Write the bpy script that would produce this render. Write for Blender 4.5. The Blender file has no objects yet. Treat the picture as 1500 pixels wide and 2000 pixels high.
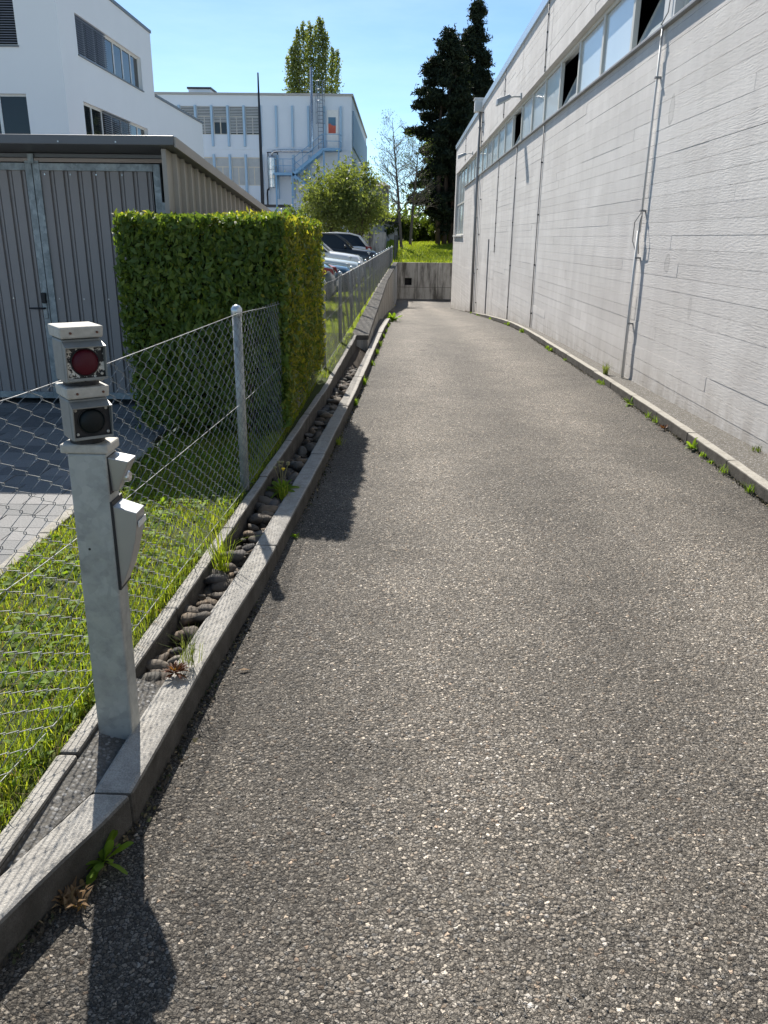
import bpy, math, random
import numpy as np
from math import radians, sin, cos, pi
from mathutils import Vector, Matrix

random.seed(7)
rng = np.random.default_rng(7)
SC = bpy.context.scene
COL = SC.collection

# ------------------------------------------------------------------ camera
FPX, VPX, VPY, CAMH, ROLL = 1530.0, 783.0, 465.0, 1.6, radians(0.7)
_d = Vector((VPX - 750, VPY - 1000, FPX)).normalized()      # world +Y in camera axes (x right, y down, z fwd)
_u = Vector((-sin(ROLL), cos(ROLL), 0))
_g = (_u + Vector((0, 0, -_u.dot(_d) / _d.z))).normalized()  # world down
_Y, _Z = _d, -_g
_X = _Y.cross(_Z)
right = Vector((_X.x, _Y.x, _Z.x))
up = -Vector((_X.y, _Y.y, _Z.y))
back = -Vector((_X.z, _Y.z, _Z.z))
cam_d = bpy.data.cameras.new('camera')
cam = bpy.data.objects.new('camera', cam_d)
COL.objects.link(cam)
M = Matrix((right, up, back)).transposed().to_4x4()
M.translation = (0, 0, CAMH)
cam.matrix_world = M
cam_d.sensor_fit = 'VERTICAL'
cam_d.sensor_height = 24.0
cam_d.lens = 24.0 * FPX / 2000.0
cam_d.clip_start = 0.05
cam_d.clip_end = 3000
SC.camera = cam

# ------------------------------------------------------------------ sky, sun, exposure
SUN_EL, SUN_AZ = radians(43.0), radians(-17.2)     # azimuth from +Y, negative towards -X
w = bpy.data.worlds.new('World')
SC.world = w
w.use_nodes = True
nt = w.node_tree
nt.nodes.clear()
wo = nt.nodes.new('ShaderNodeOutputWorld')
bg = nt.nodes.new('ShaderNodeBackground')
sky = nt.nodes.new('ShaderNodeTexSky')
sky.sky_type = 'NISHITA'
sky.sun_disc = False
sky.sun_elevation = SUN_EL
sky.sun_rotation = SUN_AZ
sky.air_density = 0.7
sky.dust_density = 0.2
sky.ozone_density = 3.0
bg.inputs['Strength'].default_value = 0.092
# thin cirrus veil, the same all round the sky
tcw = nt.nodes.new('ShaderNodeTexCoord')
mpw = nt.nodes.new('ShaderNodeMapping'); mpw.inputs['Scale'].default_value = (1.2, 1.2, 6.0); mpw.inputs['Rotation'].default_value = (.25, .1, 0)
nzw = nt.nodes.new('ShaderNodeTexNoise'); nzw.inputs['Scale'].default_value = 2.2; nzw.inputs['Detail'].default_value = 7; nzw.inputs['Roughness'].default_value = .62
rpw = nt.nodes.new('ShaderNodeValToRGB'); rpw.color_ramp.elements[0].position = .42; rpw.color_ramp.elements[0].color = (0, 0, 0, 1); rpw.color_ramp.elements[1].position = .78; rpw.color_ramp.elements[1].color = (.20, .20, .20, 1)
mxw = nt.nodes.new('ShaderNodeMixRGB'); mxw.inputs[2].default_value = (8.2, 8.8, 9.2, 1)
nt.links.new(tcw.outputs['Generated'], mpw.inputs['Vector']); nt.links.new(mpw.outputs[0], nzw.inputs['Vector']); nt.links.new(nzw.outputs[0], rpw.inputs[0])
nt.links.new(rpw.outputs[0], mxw.inputs[0]); nt.links.new(sky.outputs[0], mxw.inputs[1]); tnw = nt.nodes.new('ShaderNodeMixRGB'); tnw.blend_type = 'MULTIPLY'; tnw.inputs[0].default_value = 1; tnw.inputs[2].default_value = (.86, .98, .98, 1)   # camera white balance
nt.links.new(mxw.outputs[0], tnw.inputs[1]); nt.links.new(tnw.outputs[0], bg.inputs['Color'])
nt.links.new(bg.outputs[0], wo.inputs['Surface'])
sun_d = bpy.data.lights.new('sun', 'SUN')
sun_d.energy = 5.0
sun_d.angle = radians(0.53)
sun_d.color = (1.0, 0.945, 0.86)
sun = bpy.data.objects.new('sun', sun_d)
COL.objects.link(sun)
sdir = Vector((sin(SUN_AZ) * cos(SUN_EL), cos(SUN_AZ) * cos(SUN_EL), sin(SUN_EL)))
sun.rotation_euler = sdir.to_track_quat('Z', 'Y').to_euler()
sun.location = (-10, 20, 30)
SC.view_settings.view_transform = 'Standard'
SC.view_settings.look = 'None'
SC.view_settings.gamma = 1.0
SC.view_settings.use_curve_mapping = False
SC.view_settings.exposure = 0.85
SC.render.engine = 'CYCLES'

# ------------------------------------------------------------------ materials
class NT:
    def __init__(s, name):
        s.m = bpy.data.materials.new(name)
        s.m.use_nodes = True
        s.t = s.m.node_tree
        s.b = s.t.nodes['Principled BSDF']
        s.o = s.t.nodes['Material Output']
        s.pos = None
    def n(s, typ, **kw):
        x = s.t.nodes.new('ShaderNode' + typ)
        for k, v in kw.items():
            setattr(x, k, v)
        return x
    def l(s, a, b):
        s.t.links.new(a, b)
    def P(s, scale=(1, 1, 1)):
        if s.pos is None:
            s.pos = s.n('NewGeometry').outputs['Position']
        if scale == (1, 1, 1):
            return s.pos
        v = s.n('VectorMath', operation='MULTIPLY')
        s.l(s.pos, v.inputs[0]); v.inputs[1].default_value = scale
        return v.outputs[0]
    def noise(s, sc, det=4, rough=.6, scale=(1, 1, 1), out=0, dist=0):
        x = s.n('TexNoise'); x.inputs['Scale'].default_value = sc
        x.inputs['Detail'].default_value = det; x.inputs['Roughness'].default_value = rough
        x.inputs['Distortion'].default_value = dist
        s.l(s.P(scale), x.inputs['Vector']); return x.outputs[out]
    def vor(s, sc, scale=(1, 1, 1), feature='F1', out='Distance', rnd=1.0):
        x = s.n('TexVoronoi', feature=feature); x.inputs['Scale'].default_value = sc
        x.inputs['Randomness'].default_value = rnd
        s.l(s.P(scale), x.inputs['Vector']); return x.outputs[out]
    def ramp(s, fac, stops, interp='LINEAR'):
        x = s.n('ValToRGB'); cr = x.color_ramp; cr.interpolation = interp
        while len(cr.elements) < len(stops): cr.elements.new(.5)
        for e, (p, c) in zip(cr.elements, stops):
            e.position = p
            e.color = (c, c, c, 1) if isinstance(c, (int, float)) else (*c, 1)
        s.l(fac, x.inputs[0]); return x.outputs[0]
    def mix(s, f, a, b, mode='MIX'):
        x = s.n('MixRGB', blend_type=mode)
        for i, v in ((0, f), (1, a), (2, b)):
            if hasattr(v, 'links'): s.l(v, x.inputs[i])
            elif isinstance(v, (int, float)): x.inputs[i].default_value = v if i == 0 else (v, v, v, 1)
            else: x.inputs[i].default_value = (*v, 1)
        return x.outputs[0]
    def math(s, op, a, b=None, clamp=False):
        x = s.n('Math', operation=op); x.use_clamp = clamp
        for i, v in ((0, a), (1, b)):
            if v is None: continue
            if hasattr(v, 'links'): s.l(v, x.inputs[i])
            else: x.inputs[i].default_value = v
        return x.outputs[0]
    def bump(s, h, strength=.5, dist=.01, normal=None):
        x = s.n('Bump'); x.inputs['Strength'].default_value = strength
        x.inputs['Distance'].default_value = dist
        s.l(h, x.inputs['Height'])
        if normal is not None: s.l(normal, x.inputs['Normal'])
        return x.outputs[0]
    def fin(s, color=None, rough=.6, metal=0., spec=.5, normal=None, coat=0.):
        for k, v in (('Base Color', color), ('Roughness', rough), ('Metallic', metal), ('Specular IOR Level', spec), ('Coat Weight', coat)):
            if v is None: continue
            if hasattr(v, 'links'): s.l(v, s.b.inputs[k])
            elif k == 'Base Color': s.b.inputs[k].default_value = (*v, 1)
            else: s.b.inputs[k].default_value = v
        if normal is not None: s.l(normal, s.b.inputs['Normal'])
        return s.m

MAT = {}
def plain(name, col, rough=.5, metal=0., spec=.5, var=.12, vs=6., coat=0., bump=0., bs=80.):
    a = NT(name)
    c = a.mix(a.noise(vs, 5), tuple(x * (1 - var) for x in col), tuple(min(1, x * (1 + var)) for x in col))
    nm = a.bump(a.noise(bs, 3), bump, .004) if bump else None
    MAT[name] = a.fin(c, rough, metal, spec, nm, coat)
    return MAT[name]

def m_asphalt():
    a = NT('asphalt')
    wob = a.n('VectorMath', operation='ADD')
    nz = a.n('TexNoise'); nz.inputs['Scale'].default_value = 140; nz.inputs['Detail'].default_value = 2
    a.l(a.P(), nz.inputs['Vector'])
    sc = a.n('VectorMath', operation='SCALE'); sc.inputs['Scale'].default_value = .011
    a.l(nz.outputs['Color'], sc.inputs[0]); a.l(a.P(), wob.inputs[0]); a.l(sc.outputs[0], wob.inputs[1])
    def vor(scale, feature, out):
        x = a.n('TexVoronoi', feature=feature); x.inputs['Scale'].default_value = scale
        a.l(wob.outputs[0], x.inputs['Vector']); return x.outputs[out]
    cell = vor(86, 'F1', 'Color'); dist = vor(86, 'F1', 'Distance')
    edge = vor(86, 'DISTANCE_TO_EDGE', 'Distance')
    cell2 = vor(190, 'F1', 'Color'); dist2 = vor(190, 'F1', 'Distance')
    sep = a.n('SeparateColor'); a.l(cell, sep.inputs[0])
    sep2 = a.n('SeparateColor'); a.l(cell2, sep2.inputs[0])
    stone = a.ramp(sep.outputs[0], [(0, .05), (.3, .10), (.6, .155), (.85, .22), (.96, .30), (1, .46)])
    tint = a.ramp(sep.outputs[1], [(0, (1., .97, .93)), (.5, (.98, .97, .96)), (.8, (.92, .97, 1.05)), (.95, (1.05, .96, .86)), (1, (1.1, .90, .78))])
    stone = a.mix(1, stone, tint, 'MULTIPLY')
    small = a.ramp(sep2.outputs[0], [(0, .05), (.6, .10), (.9, .19), (1, .34)])
    isst = a.ramp(sep.outputs[2], [(.30, 0), (.42, 1)])
    em = a.ramp(edge, [(.03, 0), (.16, 1)])
    f = a.math('MULTIPLY', isst, em)
    c = a.mix(f, small, stone)
    c = a.mix(a.ramp(edge, [(.0, 1.), (.14, 0)]), c, (.014, .013, .012))
    # wear: paler wheel tracks, darker uneven patches (world x across the drive)
    sx = a.n('SeparateXYZ'); a.l(a.P(), sx.inputs[0])
    xn = a.math('ADD', sx.outputs[0], a.math('MULTIPLY', a.math('SUBTRACT', a.noise(.5, 3), .5), .7))
    trk = a.ramp(a.math('MULTIPLY', a.math('ADD', xn, 1.0), .25), [(.0, .62), (.12, .66), (.22, .92), (.30, 1.16), (.38, 1.10), (.46, .86), (.54, .88), (.62, 1.12), (.70, 1.16), (.78, .90), (.88, .64), (1, .55)])
    c = a.mix(1, c, trk, 'MULTIPLY')
    c = a.mix(1, c, a.ramp(a.noise(1.3, 6, .65), [(.3, .78), (.55, 1.0), (.75, 1.18)]), 'MULTIPLY')
    c = a.mix(1, c, a.ramp(a.noise(.42, 5, .7, (1.4, .6, 1)), [(.34, .78), (.48, 1.0), (.7, 1.08)]), 'MULTIPLY')
    oil = a.math('MULTIPLY', a.ramp(a.vor(1.7), [(.05, 1), (.16, 0)]), a.ramp(a.noise(.9, 2), [(.52, 0), (.6, .55)]))
    c = a.mix(oil, c, (.03, .028, .026))
    c = a.mix(1, c, (1.93, 1.72, 1.45), 'MULTIPLY')
    h = a.math('ADD', a.math('MULTIPLY', a.math('MULTIPLY', a.math('SUBTRACT', 1, a.math('MULTIPLY', dist, 1.3)), isst), 1.0),
               a.math('MULTIPLY', a.math('SUBTRACT', 1, dist2), .35))
    h = a.math('ADD', h, a.math('MULTIPLY', a.noise(330, 3, .7), .5))
    MAT['asphalt'] = a.fin(c, .78, 0, .35, a.bump(h, 1.0, .0125))
m_asphalt()

def m_concrete_wall():
    a = NT('board_concrete')
    isl = a.n('NewGeometry').outputs['Random Per Island']
    oi = a.n('ObjectInfo').outputs['Random']
    r = a.math('FRACT', a.math('ADD', isl, a.math('MULTIPLY', oi, 7.31)))
    # grain offset per board
    comb = a.n('CombineXYZ'); a.l(a.math('MULTIPLY', r, 31.), comb.inputs[1]); a.l(a.math('MULTIPLY', r, 17.), comb.inputs[2])
    add = a.n('VectorMath', operation='ADD'); a.l(a.P(), add.inputs[0]); a.l(comb.outputs[0], add.inputs[1])
    mp = a.n('VectorMath', operation='MULTIPLY'); a.l(add.outputs[0], mp.inputs[0]); mp.inputs[1].default_value = (1, .9, 7.)
    wv = a.n('TexWave', wave_type='BANDS', bands_direction='Z'); wv.inputs['Scale'].default_value = 1.8
    wv.inputs['Distortion'].default_value = 14; wv.inputs['Detail'].default_value = 3; wv.inputs['Detail Scale'].default_value = 1.2
    a.l(mp.outputs[0], wv.inputs['Vector'])
    ns = a.n('TexNoise'); ns.inputs['Scale'].default_value = 34; ns.inputs['Detail'].default_value = 5
    mp2 = a.n('VectorMath', operation='MULTIPLY'); a.l(add.outputs[0], mp2.inputs[0]); mp2.inputs[1].default_value = (1, .35, 1.6)
    a.l(mp2.outputs[0], ns.inputs['Vector'])
    base = a.ramp(r, [(0, (.56, .535, .51)), (.5, (.62, .594, .567)), (1, (.67, .643, .614))])
    base = a.mix(.5, base, a.ramp(a.noise(.9, 6, .65), [(.3, (.50, .473, .445)), (.7, (.74, .712, .682))]))
    # vertical weather runs
    runs = a.ramp(a.noise(2.6, 6, .7, (1, 1, .10)), [(.42, 0), (.72, .45)])
    base = a.mix(runs, base, (.47, .445, .43))
    pits = a.ramp(a.vor(15), [(.0, 1), (.035, .9), (.06, 0)])
    pm = a.math('MULTIPLY', pits, a.ramp(a.noise(1.7, 2), [(.44, 0), (.56, 1)]))
    base = a.mix(pm, base, (.12, .11, .10))
    # grime creeping up from the ground
    sx = a.n('SeparateXYZ'); a.l(a.P(), sx.inputs[0])
    rzr = a.ramp(a.math('DIVIDE', a.math('ADD', sx.outputs[1], 6.), 54.), [((yk + 6) / 54., max(0., -rzp / 3.)) for yk, rzp in ((-6, 0.), (6, -.0), (16, -.2), (21, -.4), (32, -1.1), (47, -2.15))])
    hg_ = a.math('ADD', sx.outputs[2], a.math('MULTIPLY', rzr, 3.))          # height above the strip at the wall foot
    spl = a.math('MULTIPLY', a.ramp(hg_, [(.0, 1), (.16, .55), (.42, 0)]), a.ramp(a.noise(4.5, 6, .75, (1, 1, .45)), [(.34, 0), (.62, .85)]))
    base = a.mix(spl, base, (.36, .325, .285))
    spots = a.ramp(a.noise(.7, 3), [(.60, 0), (.74, .3)])
    base = a.mix(spots, base, (.42, .385, .35))
    for (cy, cz, ry_, rz_, st_) in ((9.79, 2.98, .10, .17, .45), (9.29, 1.36, .10, .11, .40), (14.9, 1.0, .12, .10, .25), (8.4, .95, .05, .12, .3)):   # old run-off marks
        dy_ = a.math('DIVIDE', a.math('SUBTRACT', sx.outputs[1], cy), ry_); dz_ = a.math('DIVIDE', a.math('SUBTRACT', sx.outputs[2], cz), rz_)
        rr = a.math('ADD', a.math('SQRT', a.math('ADD', a.math('MULTIPLY', dy_, dy_), a.math('MULTIPLY', dz_, dz_))), a.math('MULTIPLY', a.math('SUBTRACT', a.noise(9, 4), .5), .7))
        base = a.mix(a.math('MULTIPLY', a.ramp(rr, [(.0, .45), (.62, .5), (.85, 1), (1., 0)]), st_), base, (.20, .19, .18))
    gm = a.n('TexNoise'); gm.inputs['Scale'].default_value = 1.6; gm.inputs['Detail'].default_value = 2; a.l(add.outputs[0], gm.inputs['Vector'])
    gmask = a.ramp(gm.outputs['Fac'], [(.44, .04), (.64, .30)])
    h = a.math('ADD', a.math('MULTIPLY', wv.outputs['Fac'], gmask), a.math('MULTIPLY', ns.outputs['Fac'], 1.35))
    h = a.math('ADD', h, a.math('MULTIPLY', a.noise(150, 3), .7))
    h = a.math('SUBTRACT', h, a.math('MULTIPLY', pm, 1.5))
    MAT['board_concrete'] = a.fin(base, .85, 0, .25, a.bump(h, .55, .0046))
m_concrete_wall()

def m_concrete(name, c0, c1, dark, agg=0., sc=3.):
    a = NT(name)
    c = a.mix(a.noise(sc, 8, .7), c0, c1)
    c = a.mix(a.ramp(a.noise(sc * 5, 6, .75), [(.45, 0), (.75, .7)]), c, dark)
    c = a.mix(1, c, a.ramp(a.noise(220, 2), [(.3, .75), (.7, 1.2)]), 'MULTIPLY')
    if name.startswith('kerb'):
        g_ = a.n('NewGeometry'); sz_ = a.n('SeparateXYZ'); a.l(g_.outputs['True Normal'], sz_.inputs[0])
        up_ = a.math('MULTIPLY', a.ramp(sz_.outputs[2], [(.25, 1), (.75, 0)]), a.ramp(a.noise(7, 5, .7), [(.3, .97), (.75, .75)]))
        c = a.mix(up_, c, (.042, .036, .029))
    h = a.noise(160, 4, .7)
    if agg:
        v = a.n('TexVoronoi'); v.inputs['Scale'].default_value = 85; a.l(a.P(), v.inputs['Vector'])
        sp = a.n('SeparateColor'); a.l(v.outputs['Color'], sp.inputs[0])
        ag = a.ramp(sp.outputs[0], [(0, .07), (.5, .16), (.85, .30), (1, .55)])
        msk = a.math('MULTIPLY', a.ramp(v.outputs['Distance'], [(.42, 1), (.6, 0)]), agg)
        c = a.mix(msk, c, ag)
        h = a.math('ADD', h, a.math('MULTIPLY', a.math('SUBTRACT', 1, v.outputs['Distance']), 1.0))
    if name.startswith('kerb'): h = a.math('ADD', h, a.math('MULTIPLY', a.noise(38, 5, .7), 1.6))
    MAT[name] = a.fin(c, .88, 0, .25, a.bump(h, .6, .007 if name.startswith('kerb') else .005))
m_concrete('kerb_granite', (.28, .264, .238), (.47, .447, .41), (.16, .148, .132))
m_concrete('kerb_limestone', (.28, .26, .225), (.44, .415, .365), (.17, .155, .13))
m_concrete('strip_concrete', (.075, .066, .054), (.15, .134, .11), (.04, .036, .03), agg=.45)
m_concrete('exposed_aggregate', (.085, .08, .072), (.16, .15, .135), (.055, .052, .048), agg=.45)
m_concrete('coping_concrete', (.085, .078, .07), (.16, .15, .135), (.05, .045, .04), sc=2.)

def m_retaining():
    a = NT('stained_concrete')
    c = a.mix(a.noise(1.2, 7, .7), (.32, .295, .26), (.58, .545, .49))
    c = a.mix(a.ramp(a.noise(2.2, 6, .75, (1, 1, .12)), [(.44, 0), (.62, .9)]), c, (.075, .066, .054))
    h = a.math('ADD', a.noise(40, 5), a.ramp(a.noise(6, 2, .5, (1, 1, .02)), [(.4, 0), (.6, 1)]))
    MAT['stained_concrete'] = a.fin(c, .9, 0, .2, a.bump(h, .5, .006))
m_retaining()

def m_galv(name, c0, c1, metal=.75, rough=.42, sc=45.):
    a = NT(name)
    cell = a.vor(sc, out='Color'); sp = a.n('SeparateColor'); a.l(cell, sp.inputs[0])
    c = a.mix(sp.outputs[0], c0, c1)
    c = a.mix(a.ramp(a.noise(9, 6, .7), [(.45, 0), (.7, .7)]), c, tuple(x * .55 for x in c0))
    c = a.mix(a.ramp(a.noise(5, 5, .7, (1, 1, .25)), [(.5, 0), (.75, .5)]), c, (.55, .56, .54))
    MAT[name] = a.fin(c, a.ramp(a.noise(30, 3), [(.3, rough - .08), (.7, rough + .15)]), metal, .5, a.bump(a.noise(60, 3), .12, .003))
m_galv('galvanised_post', (.34, .355, .345), (.42, .435, .42), .35, .5, 38)
m_galv('galvanised_frame', (.24, .265, .27), (.36, .39, .40), .4, .5, 30)
m_galv('galvanised_wire', (.20, .21, .22), (.28, .29, .30), .08, .62, 200)
m_galv('steel', (.50, .51, .52), (.66, .67, .68), .95, .28, 3)

plain('signal_housing', (.21, .215, .205), .5, .1, .5, .25, 30, bump=.15)
plain('signal_cap', (.44, .42, .375), .7, 0, .3, .35, 55, bump=.2)
plain('reader_metal', (.36, .36, .355), .38, .55, .5, .08, 8)
plain('reader_label', (.62, .62, .60), .45)
plain('gasket_black', (.012, .012, .014), .6)
plain('shed_paint', (.275, .247, .238), .45, 0, .5, .08, 3)
plain('shed_side', (.36, .325, .29), .5, 0, .5, .10, 1.5)
plain('shed_trim', (.13, .132, .14), .42, 0, .5, .1, 3)
plain('shed_dark', (.010, .011, .016), .8)
plain('house_render', (.84, .825, .81), .85, 0, .2, .04, .6, bump=.08, bs=200)
plain('house_trim', (.17, .18, .19), .5, .3)
plain('frame_white', (.70, .69, .66), .45)
plain('blind_metal', (.20, .20, .225), .4, .5)
plain('far_panel', (.63, .68, .735), .7, 0, .3, .06, .7)
plain('far_blue', (.33, .48, .62), .5, 0, .4, .08, 1.)
plain('far_side_blue', (.22, .32, .43), .6, 0, .4, .08, 1.)
plain('far_frame', (.62, .56, .45), .5)
plain('far_blind', (.42, .435, .435), .6, 0, .4, .15, 4)
plain('far_roof', (.36, .35, .33), .7)
plain('stair_blue', (.19, .36, .54), .5, 0, .4, .08, 1.)
plain('dark_metal', (.035, .035, .04), .45, .5)
plain('ladder_steel', (.18, .22, .27), .5, .5)
plain('hall_frame', (.60, .585, .53), .5)
plain('coping_metal', (.55, .60, .64), .3, .6, .5, .05)
plain('gutter_grey', (.30, .29, .28), .5, .3)
plain('conduit_white', (.62, .61, .59), .5)
plain('lamp_grey', (.40, .41, .41), .4, .5)
plain('roof_gravel', (.30, .28, .26), .9)
plain('interior_dark', (.016, .016, .018), .9)
plain('soil', (.055, .042, .030), .95, 0, .2, .3, 25, bump=.6)
plain('lot_pale_concrete', (.38, .37, .355), .85, 0, .3, .15, 3)  # light concrete, paled to bounce fill light onto the shaded house side
plain('bark', (.075, .055, .042), .9, 0, .2, .3, 12, bump=.5)
plain('bark_grey', (.12, .10, .085), .9, 0, .2, .3, 12, bump=.4)
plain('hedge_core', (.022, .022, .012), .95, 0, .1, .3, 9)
plain('dandelion_yellow', (.75, .50, .02), .6)
plain('seed_white', (.7, .7, .66), .8)
plain('stem_straw', (.22, .19, .09), .7)
plain('tyre', (.015, .015, .016), .8)
plain('rim', (.45, .46, .47), .3, .8)
plain('plate_white', (.7, .7, .7), .5)
plain('beige_render', (.52, .48, .40), .85)
plain('plaster_grey', (.50, .51, .53), .8)
plain('rust_brown', (.12, .05, .03), .7)

def m_hall_glass():
    a = NT('pale_pane')
    c = a.mix(a.noise(.8, 3), (.50, .57, .60), (.60, .66, .68))
    MAT['pale_pane'] = a.fin(c, .12, 0, .6)
m_hall_glass()
def m_glass(name, col, rough=.03):
    a = NT(name)
    c = a.mix(a.noise(1.2, 3), tuple(x * .7 for x in col), col)
    MAT[name] = a.fin(c, rough, 0, .45, a.bump(a.noise(1.5, 2), .03, .05))
m_glass('dark_glass', (.022, .026, .028))
m_glass('car_glass', (.012, .016, .02))
def m_lens(name, col, em=0):
    a = NT(name)
    v = a.vor(420, rnd=.1)
    c = a.mix(v, tuple(x * .6 for x in col), col)
    MAT[name] = a.fin(c, .3, 0, .25, a.bump(v, .3, .002))
m_lens('lens_red', (.085, .005, .015))
m_lens('lens_green', (.004, .009, .011))
m_lens('tail_red', (.25, .02, .02))
m_lens('head_clear', (.55, .58, .60))
def m_peel():
    a = NT('peeling_black')
    f = a.ramp(a.noise(46, 5, .7), [(.52, 0), (.535, 1)])
    c = a.mix(f, (.014, .014, .016), (.62, .60, .54))
    MAT['peeling_black'] = a.fin(c, .5, 0, .4, a.bump(f, .3, .002))
m_peel()
for nm, col in (('paint_black', (.008, .009, .011)), ('paint_white', (.70, .71, .72)), ('paint_silver', (.50, .56, .56)), ('paint_blue', (.012, .05, .085)), ('paint_teal', (.02, .055, .065))):
    plain(nm, col, .3, 0, .5, .02, 2, coat=1.)

def m_leaf(name, cols, trans=.45, rough=.42, spec=.45):
    a = NT(name)
    isl = a.n('NewGeometry').outputs['Random Per Island']
    c = a.ramp(isl, [(i / (len(cols) - 1), k) for i, k in enumerate(cols)])
    c = a.mix(.35, c, a.mix(a.noise(3, 3), tuple(x * .6 for x in cols[0]), cols[-1]))
    a.fin(c, rough, 0, spec)
    tr = a.n('BsdfTranslucent')
    tc = a.mix(1, c, (1.55, 1.55, .55), 'MULTIPLY')
    a.l(tc, tr.inputs['Color'])
    mx = a.n('MixShader'); mx.inputs[0].default_value = trans
    a.l(a.b.outputs[0], mx.inputs[1]); a.l(tr.outputs[0], mx.inputs[2])
    a.l(mx.outputs[0], a.o.inputs['Surface'])
    MAT[name] = a.m
m_leaf('leaf_laurel', [(.048, .098, .03), (.08, .145, .036), (.13, .20, .04), (.21, .27, .04)], .42, .45, .35)
m_leaf('leaf_young_lit', [(.11, .13, .035), (.19, .20, .045), (.29, .28, .055), (.40, .375, .07)], .55, .55, .15)  # new growth, made yellower to put the sunlit glow into the colour
m_leaf('leaf_grass', [(.13, .20, .02), (.20, .29, .025), (.28, .36, .035), (.36, .36, .08)], .5, .6, .2)
m_leaf('leaf_broad', [(.10, .18, .02), (.16, .26, .028), (.23, .33, .045)], .5, .6, .22)
m_leaf('leaf_bush', [(.095, .125, .04), (.145, .18, .06), (.23, .265, .10)], .45, .55, .2)
m_leaf('leaf_poplar', [(.085, .115, .035), (.145, .18, .055), (.23, .26, .10)], .45, .55, .2)
m_leaf('leaf_pine', [(.012, .018, .012), (.018, .028, .016), (.028, .038, .020)], .12, .7, .12)
m_leaf('leaf_shrub', [(.05, .085, .02), (.08, .12, .025), (.13, .17, .04)], .4, .5, .3)
m_leaf('leaf_red', [(.10, .03, .02), (.18, .05, .03), (.16, .10, .04)], .4, .5, .3)
m_leaf('leaf_dead', [(.14, .08, .04), (.24, .15, .08), (.30, .21, .12)], .3, .6, .2)
def m_ground(name, c0, c1, c2):
    a = NT(name)
    c = a.mix(a.noise(1.3, 6), c0, c1)
    c = a.mix(a.ramp(a.noise(14, 5, .7), [(.4, 0), (.7, .8)]), c, c2)
    MAT[name] = a.fin(c, .95, 0, .15, a.bump(a.noise(60, 4), .7, .01))
m_ground('turf', (.035, .055, .014), (.065, .095, .02), (.06, .045, .025))
m_ground('meadow', (.15, .21, .02), (.22, .27, .035), (.16, .18, .04))
m_ground('pale_paving', (.30, .29, .265), (.38, .37, .34), (.26, .245, .22))  # pale paving tone, chosen to reflect fill light onto shaded walls
def m_stone():
    a = NT('river_stone')
    oi = a.n('ObjectInfo').outputs['Random']
    c = a.ramp(oi, [(0, (.065, .058, .050)), (.25, (.14, .115, .09)), (.45, (.085, .08, .078)), (.62, (.20, .145, .095)), (.75, (.11, .105, .095)), (.88, (.16, .12, .085)), (1, (.26, .235, .20))])
    c = a.mix(a.ramp(a.noise(30, 6, .7), [(.4, 0), (.75, .6)]), c, (.045, .04, .034))
    c = a.mix(1, c, a.ramp(a.noise(8, 4), [(.3, .7), (.7, 1.25)]), 'MULTIPLY')
    MAT['river_stone'] = a.fin(c, .8, 0, .3, a.bump(a.noise(70, 5), .35, .006))
m_stone()
def m_paver():
    a = NT('paver')
    oi = a.n('ObjectInfo').outputs['Random']
    c = a.ramp(oi, [(0, (.17, .17, .17)), (.5, (.22, .22, .218)), (1, (.27, .265, .26))])
    c = a.mix(1, c, a.ramp(a.noise(120, 4), [(.3, .7), (.7, 1.2)]), 'MULTIPLY')
    MAT['paver'] = a.fin(c, .9, 0, .2, a.bump(a.noise(180, 3), .4, .004))
m_paver()

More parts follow.
